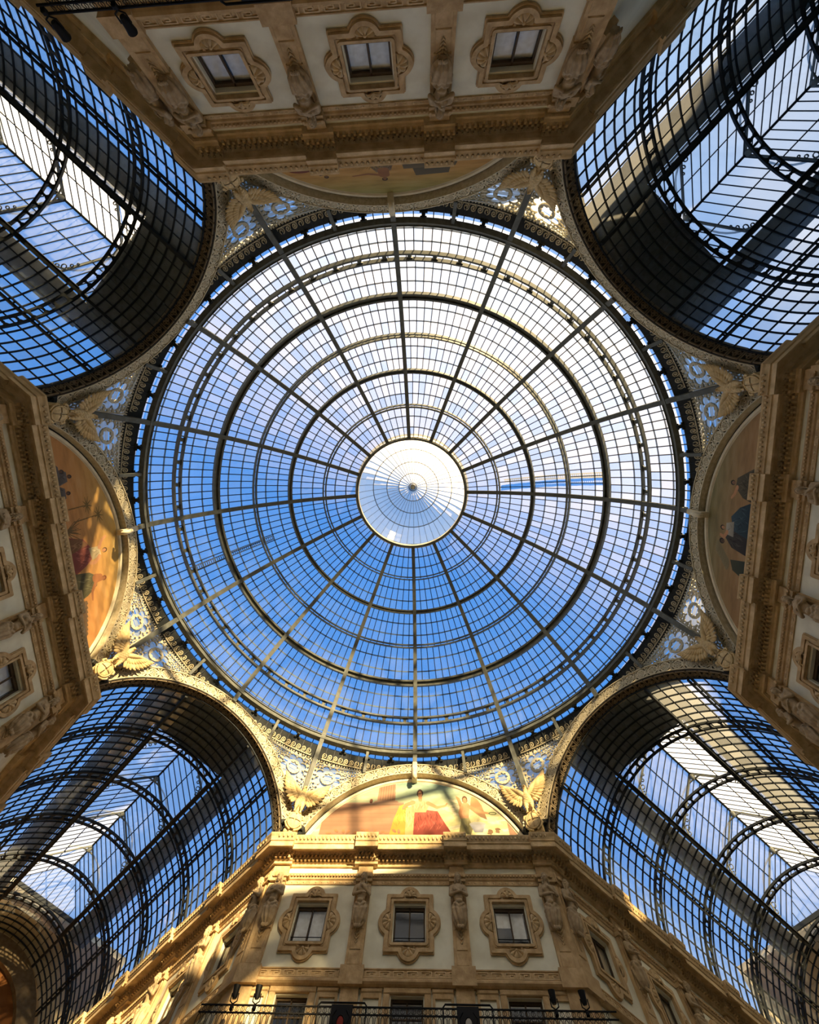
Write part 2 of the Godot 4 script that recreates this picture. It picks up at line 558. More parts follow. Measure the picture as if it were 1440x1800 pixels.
func ell(p: Vector3, c: Vector3, r: Vector3) -> float:
	var q := (p - c) / r
	var l := q.length()
	return (l - 1.0) * minf(r.x, minf(r.y, r.z)) if l < 1e-4 else l * (l - 1.0) / (q / r).length()

func sm(a: float, b: float, k: float) -> float:
	var h := maxf(k - absf(a - b), 0) / k
	return minf(a, b) - h * h * k * 0.25

func statue_body(p: Vector3, male: bool) -> float:    # half figure, head to hips; the origin at the lowest hem, facing +z
	var s := Vector3(absf(p.x), p.y, p.z)
	var tilt := Vector3(0.02, 2.18, 0.27)
	var d := ell(p, tilt, Vector3(0.125, 0.17, 0.15))                      # skull
	d = sm(d, ell(p, tilt + Vector3(0, -0.09, 0.05), Vector3(0.085, 0.10, 0.09)), 0.05)    # jaw
	d = sm(d, cap(p, tilt + Vector3(0, 0.02, 0.14), tilt + Vector3(0, -0.045, 0.175), 0.014, 0.026), 0.02)   # nose
	d = sm(d, ell(s, Vector3(0.05, 2.15, 0.395), Vector3(0.024, 0.012, 0.014)), 0.015)      # eyes (left and right)
	d = sm(d, ell(p, tilt + Vector3(0, -0.095, 0.14), Vector3(0.04, 0.012, 0.016)), 0.012)   # mouth
	d = sm(d, ell(s, Vector3(0.135, 2.16, 0.25), Vector3(0.022, 0.045, 0.03)), 0.02)        # ears
	d = sm(d, cap(p, Vector3(0.01, 1.82, 0.2), Vector3(0.015, 2.05, 0.24), 0.095, 0.08), 0.06)  # neck
	d = sm(d, cap(s, Vector3(0.0, 1.76, 0.19), Vector3(0.27, 1.72, 0.19), 0.12, 0.115), 0.08)   # shoulders
	d = sm(d, ell(p, Vector3(0, 1.53, 0.2), Vector3(0.29, 0.3, 0.19)), 0.1)               # rib cage
	d = sm(d, ell(s, Vector3(0.13, 1.58, 0.345), Vector3(0.125, 0.095 if male else 0.105, 0.05 if male else 0.085)), 0.05)
	d = sm(d, ell(p, Vector3(0, 1.2, 0.19), Vector3(0.215 if male else 0.19, 0.26, 0.165)), 0.1)   # belly
	d = sm(d, cap(s, Vector3(0.345, 1.70, 0.19), Vector3(0.40, 1.36, 0.25), 0.1, 0.078), 0.06)      # upper arm
	if male:      # arms crossed on the chest
		d = sm(d, cap(p, Vector3(0.40, 1.36, 0.25), Vector3(-0.06, 1.45, 0.44), 0.078, 0.052), 0.03)
		d = sm(d, cap(p, Vector3(-0.40, 1.36, 0.25), Vector3(0.06, 1.37, 0.46), 0.078, 0.052), 0.03)
	else:         # one hand to the breast, one under it
		d = sm(d, cap(p, Vector3(0.40, 1.36, 0.25), Vector3(0.03, 1.62, 0.46), 0.075, 0.05), 0.03)
		d = sm(d, cap(p, Vector3(-0.40, 1.36, 0.25), Vector3(0.04, 1.33, 0.43), 0.075, 0.05), 0.03)
	var h1 := Vector3(-0.13, 1.47, 0.46) if male else Vector3(-0.03, 1.68, 0.46)
	var h2 := Vector3(0.13, 1.37, 0.48) if male else Vector3(0.12, 1.33, 0.44)
	d = sm(d, ell(p, h1, Vector3(0.065, 0.05, 0.028)), 0.03)
	d = sm(d, ell(p, h2, Vector3(0.065, 0.05, 0.028)), 0.03)
	for i in 4:
		var f := (i - 1.5) * 0.034
		d = minf(d, cap(p, h1 + Vector3(-0.04, f, 0.012), h1 + Vector3(-0.13 + absf(f) * 0.5, f * 1.2, 0.0), 0.018, 0.014))
		d = minf(d, cap(p, h2 + Vector3(0.04, f, 0.012), h2 + Vector3(0.13 - absf(f) * 0.5, f * 1.2, 0.0), 0.018, 0.014))
	d = minf(d, cap(p, h1 + Vector3(0.02, 0.05, 0.015), h1 + Vector3(-0.05, 0.1, 0.015), 0.02, 0.015))
	d = minf(d, cap(p, h2 + Vector3(-0.02, 0.05, 0.015), h2 + Vector3(0.05, 0.1, 0.015), 0.02, 0.015))
	return d

func statue_cloth(p: Vector3, male: bool) -> float:   # cloth knotted low on the hips, flaring and gathered to a point
	var y := p.y
	var a := atan2(p.x, p.z - 0.12)
	var r := 0.25
	if y > 0.62: r = lerpf(0.36, 0.25, clampf((y - 0.62) / 0.5, 0, 1))
	elif y > 0.22: r = lerpf(0.31, 0.36, (y - 0.22) / 0.4)
	else: r = lerpf(0.16, 0.31, clampf(y / 0.22, 0, 1))
	var swag := 0.03 * cos(a * 9.0 + (y * 6.0 if male else -y * 5.0)) * smoothstep(1.12, 0.75, y)
	var sag := 0.035 * cos(26.0 * (y - 0.28 * absf(sin(a)))) * smoothstep(0.55, 0.8, y)
	var q := Vector2(p.x, (p.z - 0.12) * 1.12)
	var d := q.length() - r - swag - sag
	d = maxf(d * 0.75, maxf(y - 1.12 - 0.05 * cos(2 * a), -y))
	d = sm(d, ell(p, Vector3(0.02 if male else -0.03, 1.0, 0.36), Vector3(0.15, 0.1, 0.09)), 0.05)
	return sm(d, cap(Vector3(absf(p.x), p.y, p.z), Vector3(0.30, 0.85, 0.2), Vector3(0.27, 0.25, 0.2), 0.07, 0.035), 0.05)

func statue_hair(p: Vector3, male: bool) -> float:
	var c := Vector3(0.02, 2.2, 0.24)
	var w := 0.012 * sin(p.y * 60.0 + sin(p.x * 40.0) * 2.0)
	var d := maxf(ell(p, c + Vector3(0, 0.03, -0.01), Vector3(0.165, 0.2, 0.175)) + w, -ell(p, c + Vector3(0, -0.08, 0.14), Vector3(0.1, 0.16, 0.12)))
	var s := Vector3(absf(p.x - 0.02), p.y, p.z)
	d = sm(d, cap(s, Vector3(0.13, 2.15, 0.22), Vector3(0.15, 1.9, 0.22), 0.06, 0.04) + w, 0.04)
	if male: d = minf(d, maxf(ell(p, Vector3(0.02, 2.02, 0.36), Vector3(0.09, 0.17, 0.085)) + w, -ell(p, Vector3(0.02, 2.09, 0.43), Vector3(0.045, 0.022, 0.06))))
	return d

var statue_mesh := {}
func make_statue(male: bool) -> Node3D:
	var o := thing("statue", "", "statue", Transform3D(), "carved figures on the pilasters")
	if not statue_mesh.has(male):
		var b := MB.new(); var c := MB.new(); var h := MB.new(); var k := MB.new()
		b.nets(func(p): return statue_body(p, male), Vector3(-0.56, 0.95, -0.04), Vector3(0.56, 2.42, 0.56), 0.03)
		c.nets(func(p): return statue_cloth(p, male), Vector3(-0.5, -0.06, -0.1), Vector3(0.5, 1.26, 0.6), 0.034)
		h.nets(func(p): return statue_hair(p, male), Vector3(-0.26, 1.78, 0.0), Vector3(0.26, 2.5, 0.5), 0.026)
		k.bev(Vector3(-0.34, 2.28, -0.2), Vector3(0.34, 2.44, 0.2), 0.03)
		k.bev(Vector3(-0.28, 0.02, -0.2), Vector3(0.28, 2.3, 0.03), 0.02)
		for s in [-1, 1]: k.tube([Vector3(s * 0.36, 2.36, 0.17), Vector3(s * 0.36, 2.36, -0.1)], 0.085, 10)
		for i in 5:
			var a := (i - 2) * 0.42
			c.ball(Vector3(0.16 * sin(a), -0.02 - 0.03 * cos(a * 2), 0.2 + 0.1 * cos(a)), Vector3(0.05, 0.09, 0.05), 7, 5)
		statue_mesh[male] = [b.mesh(), c.mesh(), h.mesh(), k.mesh()]
	part("body", statue_mesh[male][0], M.statue, o)
	part("drapery", statue_mesh[male][1], M.statue, o)
	part("hair", statue_mesh[male][2], M.statue, o)
	part("console", statue_mesh[male][3], M.ochre, o)
	return o

func feather(m: MB, a: Vector3, dr: Vector3, len_: float, w: float, nrm: Vector3) -> void:      # a leaf-shaped blade with a raised quill
	var d := dr.normalized()
	var s := nrm.cross(d).normalized()
	var rows := []
	for i in 6:
		var f := i / 5.0
		var hw := w * (0.35 + 0.65 * sin(PI * minf(1.0, 0.15 + f * 0.75))) * (1.0 if f < 0.9 else 0.45)
		var c := a + d * len_ * f + nrm * 0.05 * sin(PI * f)
		rows.append([c - s * -hw - nrm * 0.03, c - s * -hw * 0.5 + nrm * 0.015, c + nrm * 0.05, c - s * hw * 0.5 + nrm * 0.015, c - s * hw - nrm * 0.03])
	m.grid(rows)
	for r in rows: r.reverse()
	m.grid(rows)

func eagle_body(p: Vector3) -> float:
	var s := Vector3(absf(p.x), p.y, p.z)
	var d := ell(p, Vector3(0, 1.0, 0.14), Vector3(0.30, 0.52, 0.27))
	d = sm(d, cap(p, Vector3(0, 1.35, 0.16), Vector3(0.02, 1.72, 0.26), 0.19, 0.13), 0.12)
	d = sm(d, ell(p, Vector3(0.03, 1.78, 0.30), Vector3(0.125, 0.125, 0.16)), 0.06)
	d = sm(d, cap(p, Vector3(0.05, 1.78, 0.42), Vector3(0.08, 1.70, 0.54), 0.055, 0.015), 0.03)
	d = sm(d, ell(s, Vector3(0.09, 1.83, 0.38), Vector3(0.03, 0.02, 0.03)), 0.02)
	d = sm(d, cap(s, Vector3(0.17, 0.75, 0.18), Vector3(0.19, 0.30, 0.28), 0.17, 0.09), 0.08)
	d = sm(d, cap(s, Vector3(0.19, 0.30, 0.28), Vector3(0.18, 0.08, 0.26), 0.07, 0.05), 0.04)
	d += 0.016 * sin(p.y * 38.0 + cos(p.x * 24.0) * 1.5) * sin(p.x * 26.0)
	for i in 3:
		d = sm(d, cap(s, Vector3(0.18, 0.08, 0.27), Vector3(0.10 + 0.08 * i, -0.04, 0.37), 0.042, 0.026), 0.02)
	d = sm(d, cap(p, Vector3(0, 0.6, 0.0), Vector3(0, 0.1, -0.02), 0.2, 0.12), 0.08)
	return d

func make_eagle() -> Node3D:
	var o := thing("eagle_sculpture", "", "sculpture", Transform3D(), "eagles with shields at the octagon corners")
	var b := MB.new()
	b.nets(eagle_body, Vector3(-0.52, -0.14, -0.3), Vector3(0.52, 2.0, 0.62), 0.04)
	part("body", b, M.eagle, o)
	for s in [-1, 1]:
		var w := MB.new()
		var root := Vector3(s * 0.20, 1.28, 0.12)
		for i in 11:                                       # long flight feathers fan from the wing's tip inwards
			var f := i / 10.0
			var dr := Vector3(s * lerpf(0.95, 0.42, f), lerpf(0.98, -0.75, f), 0.1)
			var at := root + Vector3(s * lerpf(0.62, 0.10, f), lerpf(0.62, -0.12, f), 0.02)
			feather(w, at, dr, lerpf(1.12, 0.62, f), 0.13, Vector3(0, 0, 1))
		for i in 9:
			var f := i / 8.0
			var at := root + Vector3(s * lerpf(0.55, 0.05, f), lerpf(0.6, 0.0, f), 0.08)
			feather(w, at, Vector3(s * lerpf(0.95, 0.5, f), lerpf(0.7, -0.65, f), 0.1), lerpf(0.62, 0.4, f), 0.11, Vector3(0, 0, 1))
		w.tube([root + Vector3(s * -0.1, -0.1, 0.05), root + Vector3(s * 0.15, 0.22, 0.12), root + Vector3(s * 0.48, 0.62, 0.1), root + Vector3(s * 0.8, 0.95, 0.05), root + Vector3(s * 1.15, 1.3, 0.02)], [0.17, 0.17, 0.13, 0.09, 0.04], 8)
		part("wing", w, M.eagle, o)
	var t := MB.new()
	for i in 5: feather(t, Vector3((i - 2) * 0.05, 0.55, -0.06), Vector3((i - 2) * 0.16, -1, 0.02), 0.72, 0.1, Vector3(0, 0, 1))
	part("tail", t, M.eagle, o)
	# the shield hangs under the claws: four quarters parted by an incised cross
	var sh := MB.new()
	var c := Vector3(0, -0.52, 0.2)
	var ring := []
	for i in 29:
		var a := TAU * i / 28
		ring.append(c + Vector3(0.40 * cos(a), 0.50 * sin(a), 0.06))
	sh.tube(ring, 0.05, 6, false)
	sh.ball(c + Vector3(0, 0, -0.02), Vector3(0.41, 0.51, 0.09), 20, 8)
	for s in [-1, 1]:                                      # rolled ears and the foot of the frame
		sh.tube([c + Vector3(s * 0.30, 0.42, 0), c + Vector3(s * 0.46, 0.36, 0.04), c + Vector3(s * 0.52, 0.22, 0.04), c + Vector3(s * 0.45, 0.14, 0.06)], [0.05, 0.075, 0.07, 0.045], 6)
		sh.tube([c + Vector3(s * 0.44, -0.1, 0), c + Vector3(s * 0.5, -0.25, 0.02), c + Vector3(s * 0.36, -0.46, 0.02), c + Vector3(s * 0.12, -0.6, 0.02)], [0.05, 0.06, 0.06, 0.05], 6)
	sh.bev(Vector3(-0.42, -1.22, -0.25), Vector3(0.42, -0.1, 0.12), 0.06)
	var shield := part("shield", sh, M.eagle, o)
	var q := MB.new()
	var rows := []
	for i in 6:
		var row := []
		for k in 8:
			var a := PI / 2 - PI / 2 * k / 7
			var r := i / 5.0
			var x := maxf(0.34 * r * cos(a), 0.0) + 0.03
			var y := maxf(0.44 * r * sin(a), 0.0) + 0.03
			row.append(Vector3(x, y, 0.15 - 0.07 * r * r))
		rows.append(row)
	rows.append(rows[-1].map(func(p): return p - Vector3(0, 0, 0.08)))
	q.grid(rows)
	for s in [Vector2(1, 1), Vector2(-1, 1), Vector2(1, -1), Vector2(-1, -1)]:
		var qq := MB.new()
		qq.add(q, Transform3D(Basis.from_scale(Vector3(s.x, s.y, 1)), c))
		part("shield_quarter", qq, M.eagle, shield)
	return o

# ------------------------------------------------------------------ walls. Local frame of a wall: x along it, y up from the floor, z = 0 its face
const CORNICE := [0, 20.50, 0.10, 20.50, 0.12, 20.60, 0.20, 20.64, 0.20, 20.97, 0.30, 20.97, 0.40, 21.03, 0.43, 21.06, 0.78, 21.0, 0.78, 20.84, 0.86, 20.84, 0.86, 21.10, 0.92, 21.13, 0.90, 21.18, 0.96, 21.33, 1.02, 21.42, 1.04, 21.5, 0, 21.54]
var dentil_mb: MB
var tiles := {}
var window_no := 0
var trim_no := 0

func run_x(m: MB, prof: PackedVector2Array, x0: float, x1: float, k0: float, k1: float, z := 0.0) -> void:    # profile (z, y), counter-clockwise, along x; k0, k1: how far each end runs out per metre of depth (the mitre)
	for j in prof.size():
		var a := prof[j]; var b := prof[(j + 1) % prof.size()]
		var q := Vector3(0, -(b.x - a.x), b.y - a.y).normalized()
		var az := a.x + z; var bz := b.x + z
		m.quadn([Vector3(x0 - k0 * az, a.y, az), Vector3(x1 + k1 * az, a.y, az), Vector3(x1 + k1 * bz, b.y, bz), Vector3(x0 - k0 * bz, b.y, bz)], [q, q, q, q])
	var tr := Geometry2D.triangulate_polygon(prof)
	for i in range(0, tr.size(), 3):
		var p := [prof[tr[i]], prof[tr[i + 1]], prof[tr[i + 2]]]
		if (p[1] - p[0]).cross(p[2] - p[0]) < 0: p = [p[0], p[2], p[1]]
		m.tri(Vector3(x1 + k1 * (p[0].x + z), p[0].y, p[0].x + z), Vector3(x1 + k1 * (p[2].x + z), p[2].y, p[2].x + z), Vector3(x1 + k1 * (p[1].x + z), p[1].y, p[1].x + z))
		m.tri(Vector3(x0 - k0 * (p[0].x + z), p[0].y, p[0].x + z), Vector3(x0 - k0 * (p[1].x + z), p[1].y, p[1].x + z), Vector3(x0 - k0 * (p[2].x + z), p[2].y, p[2].x + z))

func wall_slab(m: MB, x0: float, x1: float, y0: float, y1: float, holes: Array, z0: float, z1: float) -> void:     # holes: [xa, xb, ya, yb]
	var xs := [x0, x1]
	for h in holes:
		for q in [h[0], h[1]]: if not xs.has(q): xs.append(q)
	xs.sort()
	for i in xs.size() - 1:
		var mid: float = (xs[i] + xs[i + 1]) / 2
		var cuts := []
		for h in holes: if h[0] < mid and h[1] > mid: cuts.append(h)
		cuts.sort_custom(func(a, b): return a[2] < b[2])
		var y := y0
		for h in cuts:
			if h[2] > y: m.box(Vector3(xs[i], y, z0), Vector3(xs[i + 1], h[2], z1))
			y = h[3]
		if y1 > y: m.box(Vector3(xs[i], y, z0), Vector3(xs[i + 1], y1, z1))

func build_window(at: Transform3D, x: float, look: int, label: String, lower := false) -> void:
	window_no += 1
	var o := thing("window_%d" % window_no, label, "window", at * Transform3D(Basis(), Vector3(x, 16.85 if not lower else 12.9, 0)), "", "structure")
	var y0 := 0.2; var y1 := 1.83; var w := 0.75
	if lower: y0 = 0.0; y1 = 2.32; w = 0.68
	if not lower:
		var c := Transform3D(Basis(), Vector3(0, 1.05, 0.01))
		var sr := part("surround", tiles.surround, M.ochre, o, c)
		for s in [[0, 1.08, 0, 1.0], [0, -1.08, PI, 1.0], [0.93, 0, -PI / 2, 1.12], [-0.93, 0, PI / 2, 1.12]]:
			part("shell", tiles.shell, M.ochre2, sr, Transform3D(Basis(Vector3(0, 0, 1), s[2]).scaled(Vector3.ONE * s[3]), Vector3(s[0], s[1], 0.06)))
	else:
		var m := MB.new()
		for s in [-1, 1]: m.bev(Vector3(s * 0.86 - 0.14, 0, 0), Vector3(s * 0.86 + 0.14, 2.5, 0.09), 0.03)
		m.bev(Vector3(-1.0, 2.36, 0), Vector3(1.0, 2.56, 0.12), 0.03)
		part("architrave", m, M.ochre, o)
	var fr := MB.new()
	var z := -0.2
	fr.box(Vector3(-w, y0, z - 0.05), Vector3(-w + 0.07, y1, z + 0.04)); fr.box(Vector3(w - 0.07, y0, z - 0.05), Vector3(w, y1, z + 0.04))
	fr.box(Vector3(-w, y1 - (0.14 if not lower else 0.1), z - 0.05), Vector3(w, y1, z + 0.05)); fr.box(Vector3(-w, y0, z - 0.05), Vector3(w, y0 + 0.07, z + 0.05))
	fr.box(Vector3(-0.03, y0, z - 0.04), Vector3(0.03, y1, z + 0.05))
	if lower: fr.box(Vector3(-w, y1 - 0.62, z - 0.03), Vector3(w, y1 - 0.57, z + 0.03))
	part("sash", fr, M.sash, o)
	for s in [-1, 1]:
		var p := MB.new()
		var a := minf(s * 0.03, s * (w - 0.07)); var b := maxf(s * 0.03, s * (w - 0.07))
		p.quad(Vector3(a, y0, z), Vector3(b, y0, z), Vector3(b, y1, z), Vector3(a, y1, z))
		part("pane", p, M.window_glass, o)
	var bl := MB.new()
	if look == 1:       # a drawn linen blind behind the pane
		for s in [-1, 1]: bl.box(Vector3(s * 0.36 - 0.32, y0 + 0.02, z - 0.12), Vector3(s * 0.36 + 0.32, y1 - 0.05, z - 0.10))
		part("blind", bl, M.blind, o)
	elif look == 2:     # a half drawn one
		bl.box(Vector3(-w + 0.08, y0 + 0.9, z - 0.12), Vector3(0.0, y1 - 0.05, z - 0.10))
		bl.box(Vector3(0.05, y0 + 0.5, z - 0.16), Vector3(w - 0.1, y1 - 0.05, z - 0.14))
		part("blind", bl, M.blind, o)
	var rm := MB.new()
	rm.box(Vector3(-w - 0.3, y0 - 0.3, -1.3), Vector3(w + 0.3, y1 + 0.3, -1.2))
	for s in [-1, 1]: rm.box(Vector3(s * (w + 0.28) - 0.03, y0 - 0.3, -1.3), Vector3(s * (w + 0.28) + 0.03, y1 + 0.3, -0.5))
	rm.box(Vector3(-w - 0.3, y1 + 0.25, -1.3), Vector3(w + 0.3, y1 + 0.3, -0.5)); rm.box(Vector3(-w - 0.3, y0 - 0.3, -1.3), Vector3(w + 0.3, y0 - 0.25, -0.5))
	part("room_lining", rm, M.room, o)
	if not lower:
		var g := MB.new()
		for q in [0.16, 0.32]: g.tube([Vector3(-w, y0 + q, -0.12), Vector3(w, y0 + q, -0.12)], 0.016, 6)
		part("guard_bar", g, M.black, o)

func build_wall(called: String, label: String, at: Transform3D, x0: float, x1: float, pil: Array, wins: Array, m0: float, m1: float, rich: bool, where: String, looks: Array, lower_looks := []) -> Node3D:
	var wall := thing(called, label, "wall", at, "", "structure")
	var holes := []
	if rich:
		for x in wins:
			holes.append([x - 0.75, x + 0.75, 17.05, 18.68])
			holes.append([x - 0.68, x + 0.68, 12.9, 15.22])
	var m := MB.new()
	wall_slab(m, x0, x1, 0, 22.0, holes, -0.5, 0.0)
	part("plaster", m, M.plaster, wall)
	if not tiles.has("dentil"):
		var d := MB.new()
		for r in 2: d.box(Vector3(-0.055 + r * 0.11, 20.66 + r * 0.155, 0.18), Vector3(0.045 + r * 0.11, 20.79 + r * 0.155, 0.33))
		tiles.dentil = d
		var e := MB.new()
		e.ball(Vector3(0, 21.0, 0.36), Vector3(0.055, 0.05, 0.06), 6, 4)
		tiles.egg = e
		var l := MB.new()
		l.ball(Vector3(0, 21.35, 0.98), Vector3(0.07, 0.085, 0.05), 6, 4)
		tiles.leaf = l
		var d2 := MB.new()
		d2.box(Vector3(-0.04, 19.93, 0.14), Vector3(0.04, 20.0, 0.21))
		tiles.bead = d2
	# the cornice: straight lengths between the pilasters, lengths set forward over them
	trim_no += 1
	var cor := thing("trim_%d" % trim_no, "carved ochre main cornice " + where, "cornice", at, "", "structure")
	var cuts := [x0]
	for x in pil: cuts.append_array([x - 0.62, x + 0.62])
	cuts.append(x1)
	cuts[0] = x0; cuts[1] = x0 + 0.85 if pil.size() and pil[0] < x0 + 0.5 else cuts[1]
	var spans := []
	spans.append([x0, x0 + 0.85, 0.2])
	var last := x0 + 0.85
	for x in pil:
		if x < x0 + 0.9 or x > x1 - 0.9: continue
		spans.append([last, x - 0.62, 0.0]); spans.append([x - 0.62, x + 0.62, 0.2]); last = x + 0.62
	spans.append([last, x1 - 0.85, 0.0]); spans.append([x1 - 0.85, x1, 0.2])
	for s in spans:
		var c := MB.new()
		var ka: float = m0 if s[0] == x0 else 0.0
		var kb: float = m1 if s[1] == x1 else 0.0
		run_x(c, vec2s(CORNICE), s[0], s[1], ka, kb, s[2])
		if s[2] > 0: c.box(Vector3(s[0], 20.5, -0.05), Vector3(s[1], 21.53, 0.21))
		var blk := part("cornice_length", c, M.ochre2, cor)
		if rich:
			var q := MB.new(); var eg := MB.new(); var lf := MB.new()
			var a: float = s[0] - ka * 0.3; var b: float = s[1] + kb * 0.3
			var cnt := maxi(1, roundi((b - a) / 0.22))
			for i in cnt:
				var x: float = lerpf(a, b, (i + 0.5) / cnt)
				q.add(tiles.dentil, Transform3D(Basis(), Vector3(x - 0.05, 0, s[2])))
				eg.add(tiles.egg, Transform3D(Basis(), Vector3(x, 0, s[2])))
				lf.add(tiles.leaf, Transform3D(Basis(), Vector3(x, 0, s[2])))
			part("dentil_course", q, M.ochre2, blk, Transform3D(), "stuff")
			part("egg_moulding", eg, M.ochre2, blk, Transform3D(), "stuff")
			part("leaf_moulding", lf, M.ochre2, blk, Transform3D(), "stuff")
	if not rich: return wall
	# string course under the frieze and the key-pattern band above the lower windows
	var sc := MB.new()
	run_x(sc, vec2s([0, 19.62, 0.05, 19.62, 0.06, 19.8, 0.12, 19.84, 0.13, 19.93, 0.2, 20.0, 0.21, 20.06, 0, 20.08]), x0, x1, m0, m1)
	for i in int((x1 - x0) / 0.16): sc.add(tiles.bead, Transform3D(Basis(), Vector3(x0 + 0.08 + i * 0.16, 0, 0)))
	part("string_course", sc, M.ochre, wall)
	var rel := MB.new()
	for i in int((x1 - x0) / 0.32):
		rel.ball(Vector3(x0 + 0.16 + i * 0.32, 19.71, 0.055), Vector3(0.075, 0.045, 0.02), 6, 4)
		rel.ball(Vector3(x0 + 0.16 + i * 0.32, 19.71, 0.055), Vector3(0.025, 0.075, 0.02), 6, 4)
	part("palmette_row", rel, M.ochre2, wall, Transform3D(), "stuff")
	var kb := MB.new()
	run_x(kb, vec2s([0, 15.46, 0.12, 15.46, 0.2, 15.5, 0.26, 15.56, 0.26, 15.64, 0.2, 15.7, 0.1, 15.73, 0.1, 16.02, 0.14, 16.04, 0.14, 16.08, 0, 16.08]), x0, x1, m0, m1)
	part("key_band", kb, M.ochre, wall)
	var key := MB.new()
	for i in int((x1 - x0 - 0.2) / 0.6): key.add(tiles.meander, Transform3D(Basis(), Vector3(x0 + 0.4 + i * 0.6, 15.88, 0.1)))
	part("key_pattern", key, M.ochre2, wall, Transform3D(), "stuff")
	# pilasters
	for x in pil:
		var p := MB.new()
		var w := 0.38
		var xa: float = x - w; var xb: float = x + w
		var ca: float = m0 if x == pil[0] and x < x0 + 0.9 else 0.0
		var cb: float = m1 if x == pil[-1] and x > x1 - 0.9 else 0.0
		if ca > 0: xa = x0
		if cb > 0: xb = x1
		run_x(p, rect2(0, 16.08, 0.17, 20.55), xa, xb, ca, cb)
		run_x(p, rect2(0, 15.44, 0.30, 16.10), xa - (0.14 if ca == 0 else 0.0), xb + (0.14 if cb == 0 else 0.0), ca, cb)
		run_x(p, rect2(0, 9.0, 0.14, 15.46), xa, xb, ca, cb)
		run_x(p, rect2(0, 19.62, 0.3, 20.08), xa - 0.04, xb + 0.04, ca, cb)
		var pl := part("pilaster", p, M.ochre, wall)
		var e := MB.new()
		e.bev(Vector3(-0.25, 16.72, 0.15), Vector3(0.25, 17.55, 0.2), 0.02)
		e.bev(Vector3(-0.28, 16.16, 0.15), Vector3(0.28, 16.62, 0.2), 0.02)
		part("raised_panel", e, M.ochre, pl, Transform3D(Basis(), Vector3((xa + xb) / 2, 0, 0)))
		part("carved_drop", tiles.pendant, M.ochre2, pl, Transform3D(Basis(), Vector3((xa + xb) / 2, 17.5, 0.19)))
	for i in wins.size():
		var x: float = wins[i]
		build_window(at, x, looks[i % looks.size()], "%s four-lobed stone window %s" % [["dark", "white-blinded", "half-blinded"][looks[i % looks.size()]], where + ", " + ["first", "second", "third", "fourth", "fifth"][i] + " from its left end"])
		if lower_looks.size():
			build_window(at, x, lower_looks[i % lower_looks.size()], "tall lower window behind the balcony %s, %s from its left end" % [where, ["first", "second", "third", "fourth", "fifth"][i]], true)
			for s in [-1, 1]:        # sunk cream panels beside it
				var f := MB.new()
				var cx: float = x + s * 1.5
				wall_slab(f, cx - 0.44, cx + 0.44, 12.9, 15.3, [[cx - 0.33, cx + 0.33, 13.0, 15.14]], 0.0, 0.07)
				f.bev(Vector3(cx - 0.46, 15.3, 0), Vector3(cx + 0.46, 15.44, 0.11), 0.03)
				part("panel_frame", f, M.ochre, wall)
	return wall

